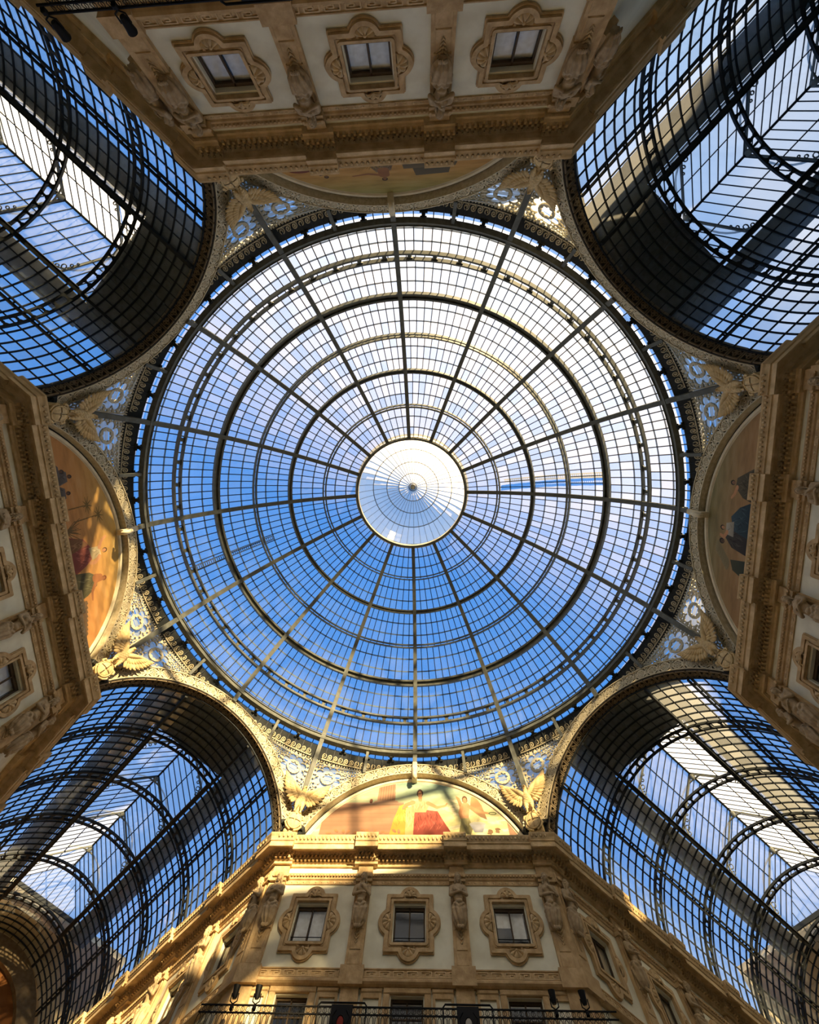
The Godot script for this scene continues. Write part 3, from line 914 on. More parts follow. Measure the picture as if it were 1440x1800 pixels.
# ------------------------------------------------------------------ balcony: slab, rails, balusters and solid panels with a medallion
func build_balcony(at: Transform3D, label: String, panels: Array, half: float) -> void:
	var o := thing("balcony", label, "balcony", at * Transform3D(Basis(), Vector3(0, 13.05, 0)), "wrought iron balconies")
	var s := MB.new()
	run_x(s, vec2s([0, -0.3, 0.9, -0.3, 1.2, -0.12, 1.36, -0.1, 1.36, 0.06, 0, 0.06]), -half, half, 0.41, 0.41)
	part("slab", s, M.ochre, o)
	var r := MB.new()
	var z := 1.25
	for y in [0.14, 0.32, 0.88, 1.1]: r.bar(Vector3(-half - 0.4, y, z), Vector3(half + 0.4, y, z), Vector3.UP, 0.05, 0.035)
	part("rail", r, M.black, o)
	if not tiles.has("baluster"):
		var b := MB.new()
		for q in [-1, 1]:
			b.tube([Vector3(0, 0.33, 0), Vector3(q * 0.06, 0.42, 0), Vector3(q * 0.075, 0.6, 0), Vector3(q * 0.06, 0.78, 0), Vector3(0, 0.87, 0)], 0.014, 5)
			b.tube([Vector3(q * 0.1, 0.9, 0), Vector3(q * 0.03, 0.96, 0), Vector3(q * 0.05, 1.04, 0), Vector3(q * 0.1, 1.08, 0)], 0.012, 5)
			b.tube([Vector3(q * 0.1, 0.16, 0), Vector3(q * 0.02, 0.2, 0), Vector3(q * 0.07, 0.26, 0), Vector3(q * 0.1, 0.3, 0)], 0.013, 5)
		b.tube([Vector3(0.105, 0.1, 0), Vector3(0.105, 1.1, 0)], 0.011, 5)
		b.ball(Vector3(0, 0.88, 0), Vector3(0.03, 0.03, 0.03), 6, 4)
		tiles.baluster = b.mesh()
	var n := int((2 * half + 0.7) / 0.215)
	for i in n:
		var x := -half - 0.32 + i * 0.215
		var hid := false
		for p in panels: if absf(x - p) < 0.44: hid = true
		if not hid: part("baluster", tiles.baluster, M.black, o, Transform3D(Basis(), Vector3(x, 0, z)))
	for i in panels.size():
		var m := MB.new()
		m.bev(Vector3(-0.42, 0.1, -0.02), Vector3(0.42, 1.16, 0.03), 0.02)
		for q in [-1, 1]:
			m.tube([Vector3(q * 0.94, 0.05, 0), Vector3(q * 0.94, 1.12, 0), Vector3(q * 0.86, 1.21, 0), Vector3(q * 0.4, 1.21, 0), Vector3(0, 1.21, 0)], 0.03, 6)
			m.tube([Vector3(q * 0.3, 0.3, 0.04), Vector3(q * 0.36, 0.5, 0.04), Vector3(q * 0.26, 0.62, 0.04), Vector3(q * 0.34, 0.8, 0.04), Vector3(q * 0.2, 0.98, 0.04)], 0.02, 5)
			m.tube([Vector3(q * 0.05, 0.28, 0.04), Vector3(q * 0.16, 0.33, 0.04), Vector3(q * 0.24, 0.22, 0.04)], 0.018, 5)
		var ring := []
		for k in 17: ring.append(Vector3(0.15 * cos(TAU * k / 16), 0.63 + 0.21 * sin(TAU * k / 16), 0.045))
		m.tube(ring, 0.022, 5, false)
		var pn := part("solid_panel", m, M.black, o, Transform3D(Basis(), Vector3(panels[i], 0, z + 0.02)))
		var d := MB.new()
		d.ball(Vector3(0, 0.63, 0.03), Vector3(0.135, 0.195, 0.035), 14, 6)
		part("medallion", d, M.red if i % 2 == 0 else M.white, pn)

func build_floodlight(at: Transform3D, label: String) -> void:
	var o := thing("floodlight", label, "floodlight", at, "floodlights clamped on the balcony rails")
	var b := MB.new()
	b.tube([Vector3(0, 0.18, 0), Vector3(-0.01, 0.26, 0.02), Vector3(-0.02, 0.44, 0.05), Vector3(-0.03, 0.6, 0.08), Vector3(-0.03, 0.63, 0.09)], [0.09, 0.13, 0.14, 0.165, 0.15], 12)
	part("housing", b, M.black, o)
	var y := MB.new()
	y.tube([Vector3(0, -0.12, 0), Vector3(0, 0.0, 0), Vector3(-0.16, 0.1, 0), Vector3(-0.17, 0.36, 0.03)], 0.025, 6)
	y.tube([Vector3(0, 0.0, 0), Vector3(0.16, 0.1, 0), Vector3(0.15, 0.36, 0.03)], 0.025, 6)
	part("yoke", y, M.black, o)
	var c := MB.new()
	c.bev(Vector3(-0.07, -0.2, -0.07), Vector3(0.07, -0.06, 0.07), 0.02)
	part("clamp", c, M.black, o)

# ------------------------------------------------------------------ arches, murals, pierced spandrels
const ARCH_Y := 20.1
const DIRS := {0: "below the dome's blue side", 4: "on the right side", 8: "at the top of the view", 12: "on the left side"}

func arc_frames(r: float, t0: float, t1: float, n: int, z: float, cy := 0.0) -> Array:      # profile: x outward, y towards +z
	var f := []
	for i in n + 1:
		var a := deg_to_rad(lerpf(t0, t1, float(i) / n))
		var rad := Vector3(sin(a), cos(a), 0)
		f.append(Transform3D(Basis(rad, Vector3(0, 0, 1), Vector3(cos(a), -sin(a), 0)), rad * r + Vector3(0, cy, z)))
	return f

func ring_frames(n: int) -> Array:                        # profile: x = radius, y = height
	var f := []
	for i in n:
		var a := TAU * i / n
		f.append(Transform3D(Basis(Vector3(sin(a), 0, -cos(a)), Vector3.UP, Vector3(cos(a), 0, sin(a))), Vector3.ZERO))
	return f

func on_arc(a: float, r: float, z: float) -> Transform3D:  # a plate's frame on the face of an arch: x along the arc, y outward
	return Transform3D(Basis(Vector3(0, 0, 1), -a), Vector3(sin(a) * r, cos(a) * r, z))

func build_arch(k: int, label: String) -> void:
	var o := thing("ornamental_arch", label, "arch", face(k, 0, ARCH_Y, 18.06), "iron arches round the octagon")
	var b := MB.new()
	b.sweep(arc_frames(7.85, -64, 64, 56, 0), rect2(-0.38, -0.55, 0.36, -0.06))
	part("arch_ring", b, M.backing, o)
	for r in [7.455, 8.215]:
		var e := MB.new()
		e.sweep(arc_frames(r, -64, 64, 56, 0), rect2(-0.035, -0.5, 0.035, 0.03))
		part("moulded_edge", e, M.rosette, o)
	var n := 21
	for i in n:
		part("rosette", tiles.rosette[i % 2], M.rosette, o, on_arc(deg_to_rad((i - (n - 1) / 2.0) * 6.05), 7.83, -0.06))
	for s in [-1, 1]:                                       # iron shoes where the band ends, and the plain foot below
		var c := MB.new()
		c.bev(Vector3(-0.12, -0.46, -0.55), Vector3(0.12, 0.46, 0.1), 0.04)
		part("arch_shoe", c, M.dark, o, on_arc(deg_to_rad(s * 65.0), 7.83, 0))
	var ft := MB.new()
	for s in [-1, 1]: ft.sweep(arc_frames(7.5, s * 64 if s < 0 else 64, s * 88 if s < 0 else 88, 10, 0) if s > 0 else arc_frames(7.5, -88, -64, 10, 0), rect2(-0.12, -0.55, 0.16, -0.05))
	part("arch_foot", ft, M.dark, o)
	if k % 4 == 2:                                          # an arm opens here: coffered underside
		var so := MB.new()
		so.sweep(arc_frames(7.36, -84, 84, 60, 0), rect2(-0.02, -0.78, 0.06, -0.0))
		part("soffit", so, M.backing, o)
		for i in 31:
			var a := deg_to_rad((i - 15) * 5.45)
			var t := Transform3D(Basis(Vector3(0, 0, 1), -a), Vector3(sin(a) * 7.33, cos(a) * 7.33, -0.39))
			part("coffer", tiles.coffer, M.coffer, o, t)
	else:
		var w := MB.new()
		w.sweep(arc_frames(7.0, -88, 88, 64, -0.42), vec2s([0.0, -0.1, 0.3, -0.1, 0.3, 0.08, 0.24, 0.14, 0.17, 0.15, 0.10, 0.12, 0.06, 0.05, 0.0, 0.02]))
		part("cream_moulding", w, M.mould, o)
		var d := MB.new()
		d.sweep(arc_frames(7.38, -88, 88, 60, -0.6), rect2(-0.06, -0.1, 0.06, 0.2))
		part("dark_reveal", d, M.backing, o)
		var kc := MB.new()                                  # console at the crown
		kc.tube([Vector3(0, 6.85, 0.12), Vector3(0, 6.82, 0.3), Vector3(0, 7.0, 0.38), Vector3(0, 7.3, 0.34), Vector3(0, 7.5, 0.26)], [0.1, 0.14, 0.15, 0.14, 0.13], 10)
		kc.bev(Vector3(-0.17, 6.95, -0.5), Vector3(0.17, 8.3, 0.16), 0.03)
		for q in [-0.09, 0, 0.09]: kc.box(Vector3(q - 0.025, 7.5, 0.15), Vector3(q + 0.025, 8.28, 0.2))
		part("crown_console", kc, M.mould, o)

func paint(img: Image, pts: Array, c: Color, c2: Color) -> void:     # fills a polygon, from c above to c2 below
	var y0 := 1e9; var y1 := -1e9
	for p in pts: y0 = minf(y0, p.y); y1 = maxf(y1, p.y)
	for y in range(maxi(0, int(y0)), mini(img.get_height(), int(y1) + 1)):
		var xs := []
		for i in pts.size():
			var a: Vector2 = pts[i]; var b: Vector2 = pts[(i + 1) % pts.size()]
			if (a.y <= y) != (b.y <= y): xs.append(a.x + (b.x - a.x) * (y - a.y) / (b.y - a.y))
		xs.sort()
		var cc := c.lerp(c2, clampf((y - y0) / maxf(y1 - y0, 1), 0, 1))
		for i in range(0, xs.size() - 1, 2):
			img.fill_rect(Rect2i(int(xs[i]), y, maxi(1, int(xs[i + 1]) - int(xs[i])), 1), cc)

func blob(img: Image, c: Vector2, r: Vector2, col: Color, col2: Color, turn := 0.0) -> void:
	var p := []
	for i in 22: p.append(c + (Vector2(cos(TAU * i / 22.0) * r.x, sin(TAU * i / 22.0) * r.y)).rotated(turn))
	paint(img, p, col, col2)

func limb(img: Image, pts: Array, w0: float, w1: float, col: Color) -> void:
	for i in pts.size() - 1:
		var a: Vector2 = pts[i]; var b: Vector2 = pts[i + 1]
		var f0 := lerpf(w0, w1, float(i) / (pts.size() - 1)); var f1 := lerpf(w0, w1, float(i + 1) / (pts.size() - 1))
		var s := (b - a).orthogonal().normalized()
		paint(img, [a + s * f0, b + s * f1, b - s * f1, a - s * f0], col, col.darkened(0.08))
		blob(img, b, Vector2(f1, f1), col, col.darkened(0.06))
	blob(img, pts[0], Vector2(w0, w0), col, col)

func robe(img: Image, pts: Array, col: Color, folds: int, seed_: int) -> void:    # a draped mass with painted folds
	paint(img, pts, col.lightened(0.12), col.darkened(0.2))
	var r := RandomNumberGenerator.new()
	r.seed = seed_
	var lo := Vector2(1e9, 1e9); var hi := Vector2(-1e9, -1e9)
	for p in pts: lo = lo.min(p); hi = hi.max(p)
	var pv := PackedVector2Array(pts)
	for i in folds:
		var a := Vector2(r.randf_range(lo.x, hi.x), r.randf_range(lo.y, lerpf(lo.y, hi.y, 0.6)))
		var b := a + Vector2(r.randf_range(-20, 20), r.randf_range(15, 50))
		if Geometry2D.is_point_in_polygon(a, pv) and Geometry2D.is_point_in_polygon(b, pv):
			var s := Vector2(2.2, 0.6)
			paint(img, [a, (a + b) / 2 + s, b, (a + b) / 2 - s], col.darkened(0.28) if i % 2 else col.lightened(0.22), col.darkened(0.15) if i % 2 else col.lightened(0.1))

func head(img: Image, c: Vector2, s: float, skin: Color, hair: Color) -> void:
	blob(img, c + Vector2(0, -2) * s, Vector2(6.6, 11) * s, hair, hair.darkened(0.3))
	blob(img, c + Vector2(0, 1) * s, Vector2(4.5, 8.5) * s, skin, skin.darkened(0.12))
	for q in [-1, 1]: blob(img, c + Vector2(q * 1.9, -0.5) * s, Vector2(0.9, 0.8) * s, skin.darkened(0.55), skin.darkened(0.5))
	blob(img, c + Vector2(0, 5) * s, Vector2(1.3, 0.7) * s, Color(0.6, 0.3, 0.25), Color(0.6, 0.3, 0.25))

func mural_image(k: int) -> ImageTexture:
	var img := Image.create_empty(768, 384, false, Image.FORMAT_RGB8)
	var sky0: Color = {0: Color(0.52, 0.68, 0.66), 4: Color(0.55, 0.53, 0.36), 8: Color(0.62, 0.62, 0.36), 12: Color(0.80, 0.66, 0.34)}[k]
	var sky1: Color = {0: Color(0.93, 0.88, 0.64), 4: Color(0.68, 0.52, 0.33), 8: Color(0.80, 0.60, 0.32), 12: Color(0.79, 0.55, 0.30)}[k]
	var fn := FastNoiseLite.new()
	fn.seed = 20 + k
	fn.frequency = 0.012
	fn.fractal_octaves = 4
	for y in 384:
		for x in range(0, 768, 2):
			var f := clampf(y / 360.0, 0, 1)
			var c := sky0.lerp(sky1, f * f * (3 - 2 * f))
			var q := fn.get_noise_2d(x * 0.6, y * 1.8)
			if k == 0 and q > 0.1 and y > 190: c = c.lerp(Color(0.98, 0.93, 0.78) if q > 0.2 else Color(0.66, 0.62, 0.5), minf(1, (q - 0.1) * 4.0))
			elif q > 0: c = c.lightened(q * 0.15)
			else: c = c.darkened(-q * 0.18)
			img.fill_rect(Rect2i(x, y, 2, 1), c)
	var skin := Color(0.84, 0.60, 0.42)
	if k == 0:         # a wall with a column stump, a seated figure in red and yellow cloth, a winged youth by a basin
		var wall := Color(0.72, 0.54, 0.42)
		paint(img, [Vector2(0, 384), Vector2(0, 222), Vector2(330, 222), Vector2(330, 384)], wall, wall.darkened(0.15))
		paint(img, [Vector2(0, 208), Vector2(340, 208), Vector2(340, 224), Vector2(0, 224)], wall.lightened(0.2), wall.darkened(0.25))
		paint(img, [Vector2(214, 198), Vector2(310, 198), Vector2(318, 209), Vector2(206, 209)], wall.lightened(0.18), wall)
		paint(img, [Vector2(228, 40), Vector2(296, 40), Vector2(302, 198), Vector2(222, 198)], wall.lightened(0.12), wall.darkened(0.05))
		for i in 6: paint(img, [Vector2(234 + i * 11, 40), Vector2(237 + i * 11, 40), Vector2(237 + i * 11, 196), Vector2(233 + i * 11, 196)], wall.darkened(0.12), wall.darkened(0.18))
		for i in 7: img.fill_rect(Rect2i(0, 246 + i * 20, 330, 1), wall.darkened(0.25))
		blob(img, Vector2(196, 200), Vector2(7, 13), Color(0.5, 0.3, 0.2), Color(0.4, 0.22, 0.16))
		robe(img, [Vector2(286, 382), Vector2(300, 300), Vector2(322, 226), Vector2(352, 214), Vector2(366, 250), Vector2(356, 382)], Color(0.90, 0.68, 0.22), 40, 1)
		robe(img, [Vector2(352, 382), Vector2(350, 240), Vector2(378, 226), Vector2(398, 260), Vector2(392, 382)], Color(0.88, 0.76, 0.5), 34, 2)
		robe(img, [Vector2(384, 383), Vector2(388, 262), Vector2(420, 246), Vector2(486, 256), Vector2(506, 300), Vector2(540, 366), Vector2(556, 383)], Color(0.66, 0.24, 0.16), 90, 3)
		robe(img, [Vector2(376, 262), Vector2(372, 214), Vector2(392, 196), Vector2(436, 196), Vector2(452, 216), Vector2(436, 262)], Color(0.90, 0.78, 0.56), 26, 4)
		limb(img, [Vector2(380, 208), Vector2(350, 222), Vector2(340, 240)], 11, 7, skin)
		limb(img, [Vector2(446, 212), Vector2(484, 236), Vector2(520, 226)], 10, 5, skin)
		limb(img, [Vector2(520, 226), Vector2(528, 214)], 4, 3, skin)
		limb(img, [Vector2(412, 196), Vector2(411, 178)], 8, 8, skin)
		head(img, Vector2(410, 160), 2.1, skin, Color(0.32, 0.2, 0.14))
		for s in [[Vector2(586, 262), Vector2(574, 202), Vector2(566, 170), Vector2(584, 184), Vector2(600, 236)], [Vector2(624, 246), Vector2(634, 180), Vector2(650, 168), Vector2(676, 226), Vector2(690, 300), Vector2(664, 286)]]:
			paint(img, s, Color(0.78, 0.62, 0.42), Color(0.6, 0.45, 0.32))
		limb(img, [Vector2(606, 228), Vector2(602, 262), Vector2(598, 300)], 19, 15, skin.lightened(0.08))
		limb(img, [Vector2(622, 232), Vector2(662, 258), Vector2(700, 268)], 9, 5, skin)
		limb(img, [Vector2(590, 234), Vector2(580, 266), Vector2(586, 294)], 8, 6, skin)
		head(img, Vector2(606, 196), 1.8, skin, Color(0.45, 0.3, 0.18))
		robe(img, [Vector2(570, 360), Vector2(584, 292), Vector2(616, 292), Vector2(628, 340), Vector2(616, 372)], Color(0.62, 0.58, 0.36), 20, 6)
		var ring := []
		for i in 13: ring.append(Vector2(716 + 15 * cos(TAU * i / 12), 268 + 6 * sin(TAU * i / 12)))
		limb(img, ring, 2, 2, Color(0.4, 0.42, 0.25))
		blob(img, Vector2(648, 322), Vector2(34, 12), Color(0.85, 0.84, 0.8), Color(0.6, 0.6, 0.62))
		paint(img, [Vector2(616, 324), Vector2(680, 324), Vector2(664, 362), Vector2(632, 362)], Color(0.72, 0.72, 0.76), Color(0.5, 0.5, 0.55))
		for i in 12: blob(img, Vector2(40 + i * 26 + (i * 37) % 11, 366 - (i * 53) % 14), Vector2(12, 6), Color(0.75, 0.5, 0.3), Color(0.5, 0.36, 0.26), i * 0.7)
		for i in 10: blob(img, Vector2(690 + (i * 31) % 60, 366 - (i * 17) % 22), Vector2(9, 5), Color(0.62, 0.46, 0.3), Color(0.45, 0.35, 0.26), i * 1.1)
	elif k == 12:      # robed figures on a golden ground, palms and bushes
		var brown := Color(0.42, 0.3, 0.17)
		for q in [[Vector2(300, 330), Vector2(292, 190)], [Vector2(250, 350), Vector2(246, 248)]]:
			limb(img, q, 2.5, 2, Color(0.5, 0.38, 0.18))
			for i in 9: limb(img, [q[1], q[1] + Vector2(cos(i * 0.7) * 34, sin(i * 0.7) * 26 - 4)], 3.2, 1, Color(0.5, 0.4, 0.18))
		for i in 16: limb(img, [Vector2(330, 384), Vector2(290 + i * 6, 300 + (i * 29) % 40)], 2, 1, Color(0.45, 0.35, 0.17))
		for q in [[130, 330, 0.9], [190, 350, 0.8], [110, 366, 0.7]]:
			robe(img, [Vector2(q[0] - 30, 384), Vector2(q[0] - 18, q[1]), Vector2(q[0] + 18, q[1]), Vector2(q[0] + 34, 384)], Color(0.34, 0.3, 0.28), 12, int(q[0]))
			head(img, Vector2(q[0], q[1] - 12), 1.1, Color(0.4, 0.28, 0.18), Color(0.2, 0.16, 0.13))
		robe(img, [Vector2(350, 384), Vector2(372, 300), Vector2(410, 268), Vector2(452, 262), Vector2(476, 310), Vector2(500, 384)], Color(0.6, 0.27, 0.2), 60, 3)
		robe(img, [Vector2(356, 384), Vector2(366, 318), Vector2(396, 280), Vector2(416, 384)], Color(0.55, 0.36, 0.18), 30, 5)
		robe(img, [Vector2(410, 280), Vector2(416, 216), Vector2(452, 212), Vector2(462, 270)], Color(0.84, 0.74, 0.55), 18, 8)
		limb(img, [Vector2(420, 218), Vector2(396, 196), Vector2(384, 168)], 9, 5, skin)
		limb(img, [Vector2(456, 224), Vector2(474, 254), Vector2(470, 284)], 9, 6, skin)
		head(img, Vector2(438, 190), 1.5, skin, brown)
		robe(img, [Vector2(490, 384), Vector2(504, 300), Vector2(530, 258), Vector2(566, 268), Vector2(590, 330), Vector2(600, 384)], Color(0.36, 0.33, 0.18), 40, 9)
		limb(img, [Vector2(536, 270), Vector2(540, 240)], 18, 15, Color(0.66, 0.42, 0.24))
		limb(img, [Vector2(556, 276), Vector2(580, 300), Vector2(612, 306)], 9, 5, Color(0.66, 0.42, 0.24))
		head(img, Vector2(548, 222), 1.45, Color(0.7, 0.46, 0.28), Color(0.55, 0.3, 0.14))
		for i in 8: robe(img, [Vector2(600 + i * 16, 384), Vector2(606 + i * 16, 340 + i * 4), Vector2(620 + i * 16, 336 + i * 4), Vector2(630 + i * 16, 384)], brown, 5, i)
	elif k == 4:       # dark robed figures on an ochre haze
		for q in [[330, 250, Color(0.2, 0.17, 0.13), 2], [520, 290, Color(0.3, 0.26, 0.16), 4]]:
			robe(img, [Vector2(q[0] - 60, 384), Vector2(q[0] - 44, q[1] + 20), Vector2(q[0] - 10, q[1] - 30), Vector2(q[0] + 24, q[1] - 24), Vector2(q[0] + 50, q[1] + 40), Vector2(q[0] + 70, 384)], q[2], 40, q[3])
		robe(img, [Vector2(330, 384), Vector2(350, 270), Vector2(400, 250), Vector2(440, 300), Vector2(470, 384)], Color(0.13, 0.23, 0.27), 40, 6)
		robe(img, [Vector2(326, 276), Vector2(330, 226), Vector2(372, 222), Vector2(384, 272)], Color(0.72, 0.68, 0.6), 18, 7)
		limb(img, [Vector2(338, 232), Vector2(316, 214), Vector2(322, 190)], 9, 6, skin)
		head(img, Vector2(352, 202), 1.4, skin, Color(0.2, 0.15, 0.12))
		head(img, Vector2(300, 206), 1.6, Color(0.4, 0.3, 0.2), Color(0.14, 0.12, 0.1))
		head(img, Vector2(526, 244), 1.4, Color(0.62, 0.46, 0.34), Color(0.2, 0.17, 0.12))
		limb(img, [Vector2(510, 270), Vector2(486, 258), Vector2(470, 240)], 9, 5, skin)
		paint(img, [Vector2(180, 384), Vector2(204, 290), Vector2(240, 270), Vector2(256, 384)], Color(0.3, 0.3, 0.2), Color(0.2, 0.22, 0.16))
		for i in 7: blob(img, Vector2(220 + i * 9, 250 - i * 12), Vector2(24, 16), Color(0.6, 0.55, 0.4), Color(0.52, 0.46, 0.32))
	else:              # a half clad figure, wheat and a pile of masonry on a golden green ground
		paint(img, [Vector2(170, 384), Vector2(180, 260), Vector2(290, 250), Vector2(310, 384)], Color(0.4, 0.36, 0.28), Color(0.3, 0.28, 0.22))
		paint(img, [Vector2(150, 384), Vector2(160, 320), Vector2(330, 316), Vector2(336, 384)], Color(0.46, 0.4, 0.3), Color(0.32, 0.28, 0.22))
		robe(img, [Vector2(360, 384), Vector2(372, 310), Vector2(420, 300), Vector2(452, 384)], Color(0.5, 0.4, 0.28), 26, 3)
		limb(img, [Vector2(398, 320), Vector2(396, 270)], 19, 18, Color(0.62, 0.42, 0.27))
		limb(img, [Vector2(412, 276), Vector2(450, 290), Vector2(500, 278)], 9, 5, Color(0.62, 0.42, 0.27))
		head(img, Vector2(396, 238), 1.5, Color(0.62, 0.44, 0.28), Color(0.3, 0.2, 0.12))
		for i in 14: limb(img, [Vector2(430, 384), Vector2(396 + i * 8, 320 + (i * 41) % 30)], 2, 1, Color(0.62, 0.5, 0.24))
		robe(img, [Vector2(560, 384), Vector2(570, 320), Vector2(610, 300), Vector2(640, 384)], Color(0.26, 0.24, 0.2), 20, 5)
		head(img, Vector2(590, 290), 1.2, Color(0.5, 0.36, 0.24), Color(0.2, 0.16, 0.12))
		blob(img, Vector2(668, 360), Vector2(40, 26), Color(0.55, 0.3, 0.22), Color(0.4, 0.24, 0.18))
	return ImageTexture.create_from_image(img)

func build_mural(k: int, label: String) -> void:
	var m := MB.new()
	var n := 48
	var c := Vector3(0, 1.2, 0)
	var v0: float = {0: 2.95, 4: 3.6, 8: 4.4, 12: 3.35}[k]
	for i in n:                                             # half disc, 7 m radius about the arch's centre, from the cornice up
		var a := deg_to_rad(lerpf(-90, 90, float(i) / n)); var b := deg_to_rad(lerpf(-90, 90, float(i + 1) / n))
		var p := [c, Vector3(7.02 * sin(b), maxf(7.02 * cos(b), 0.9), 0), Vector3(7.02 * sin(a), maxf(7.02 * cos(a), 0.9), 0)]
		m.tri(p[0], p[1], p[2])
		for q in 3: m.t[m.t.size() - 3 + q] = Vector2((p[q].x + 5.8) / 11.6, 1.0 - (p[q].y - v0) / ((7.05 - v0) * 1.3))
	m.sweep(arc_frames(6.98, -86, 86, 40, -0.15), rect2(-0.04, -0.1, 0.05, 0.14))
	m.box(Vector3(-7.0, 0.9, -0.25), Vector3(7.0, 1.1, 0.0))
	var o := part("mural", m, null, self, face(k, 0, ARCH_Y, 18.42))
	o.name = numbered("mural_painting")
	var mat := StandardMaterial3D.new()
	mat.resource_name = "painted plaster"
	mat.albedo_texture = mural_image(k)
	mat.albedo_color = Color(0.8, 0.8, 0.78) if k == 0 else Color(0.88, 0.88, 0.86)
	mat.roughness = 0.85
	o.material_override = mat
	tag(o, label, "mural", "lunette paintings under the dome")

func arch_z(phi: float) -> float:                           # height of the arch's back edge at the angle phi from the corner
	var lat := 18.06 * tan(PI / 8.0 - absf(phi))
	return ARCH_Y + sqrt(maxf(8.24 * 8.24 - lat * lat, 0.0))

func pend_map(p: Vector3) -> Vector3:                       # (arc length from the corner, height, proud) -> place on the ruled surface between arch and drum, corner frame
	var phi := clampf(p.x / 18.9, -0.38, 0.38)
	var ra := 18.06 / cos(PI / 8.0 - absf(phi))
	var za := arch_z(phi)
	var t := clampf((p.y - za) / maxf(28.32 - za, 0.05), -0.4, 1.1)
	var r := lerpf(ra + 0.05, 18.88, t) - p.z
	return Vector3(r * sin(phi), p.y, -r * cos(phi))

func make_lattice() -> Array:
	var c := Vector2(1.27, 27.02)
	var f := func(x, y):
		var p := Vector2(x, y) - c
		var r := p.length()
		var hole := star_hole(p, 0.40, 8)                   # the eight-pointed star and its eight lobes
		var q := fold(p.rotated(PI / 8), 8)
		hole = minf(hole, maxf((q - Vector2(0.69, 0)).length() - 0.25, q.dot(Vector2(-1, 0.0)) + 0.5))
		var q2 := fold(p, 8)
		hole = minf(hole, (q2 - Vector2(0.545, 0)).length() - 0.06)
		hole = minf(hole, (q2 - Vector2(0.885, 0)).length() - 0.085)
		var q3 := fold(p, 20)
		hole = minf(hole, (q3 - Vector2(1.05, 0)).length() - 0.085)
		if r > 1.12:                                        # outside the big rosette: rings and small piercings
			var g := Vector2(fposmod(p.x + 0.19, 0.38) - 0.19, fposmod(p.y + 0.19, 0.38) - 0.19)
			hole = minf(hole, maxf(absf(g.length() - 0.115) - 0.042, 1.13 - r))
			hole = minf(hole, g.length() - 0.035)
			var g2 := Vector2(fposmod(p.x, 0.38) - 0.19, fposmod(p.y, 0.38) - 0.19)
			hole = minf(hole, maxf(g2.length() - 0.085, 1.13 - r))
		var edge := maxf(maxf(arch_z(x / 18.9) + 0.01 - y, y - 28.33), maxf(0.13 - x, x - 5.4))
		return maxf(edge, minf(0.0 - hole, 1.0) if edge < -0.06 else edge)
	var m := MB.new()
	m.plate(f, Rect2(0, 23.9, 5.5, 4.5), 0.045, -0.04, 0.05)
	var mm := MB.new()
	mm.add(m, Transform3D(Basis.from_scale(Vector3(-1, 1, 1)), Vector3.ZERO))
	var g := MB.new()
	g.plate(func(x, y): return maxf(maxf(arch_z(x / 18.9) + 0.01 - y, y - 28.33), maxf(0.0 - x, x - 5.2)), Rect2(0, 23.9, 5.3, 4.5), 0.3, -0.13, -0.12)
	var gm := MB.new()
	gm.add(g, Transform3D(Basis.from_scale(Vector3(-1, 1, 1)), Vector3.ZERO))
	for q in [m, mm, g, gm]: q.warp(pend_map)
	return [m.mesh(), mm.mesh(), g.mesh(), gm.mesh()]

# ------------------------------------------------------------------ dome
const RING := [70.07, 61.9, 52.8, 43.3, 34.05, 24.7, 15.6]
const BARS := [12, 11, 10, 9, 7, 5]

func sph(k: float, t: float, r: float) -> Vector3:          # a point of the dome: step, degrees from the pole, radius
	var a := deg_to_rad(t)
	return polar(k, r * sin(a), DOME_Y + r * cos(a))

func meridian(k: float, t0: float, t1: float, n: int, r: float) -> Array:      # profile: x along the parallel, y outward
	var f := []
	var lat := Vector3(cos(k * STEP), 0, sin(k * STEP))
	var rad := Vector3(sin(k * STEP), 0, -cos(k * STEP))
	for i in n + 1:
		var a := deg_to_rad(lerpf(t0, t1, float(i) / n))
		var out := rad * sin(a) + Vector3.UP * cos(a)
		f.append(Transform3D(Basis(lat, out, lat.cross(out)), out * r + Vector3(0, DOME_Y, 0)))
	return f

func hoop(m: MB, t: float, r: float, w: float, h: float) -> void:     # a ring of the dome: w along the meridian, h outward
	var a := deg_to_rad(t)
	var o := Vector2(sin(a), cos(a)); var s := Vector2(cos(a), -sin(a))
	var c := o * r + Vector2(0, DOME_Y)
	m.sweep(ring_frames(96), PackedVector2Array([c + s * w / 2, c + s * w / 2 + o * h, c - s * w / 2 + o * h, c - s * w / 2]), true)

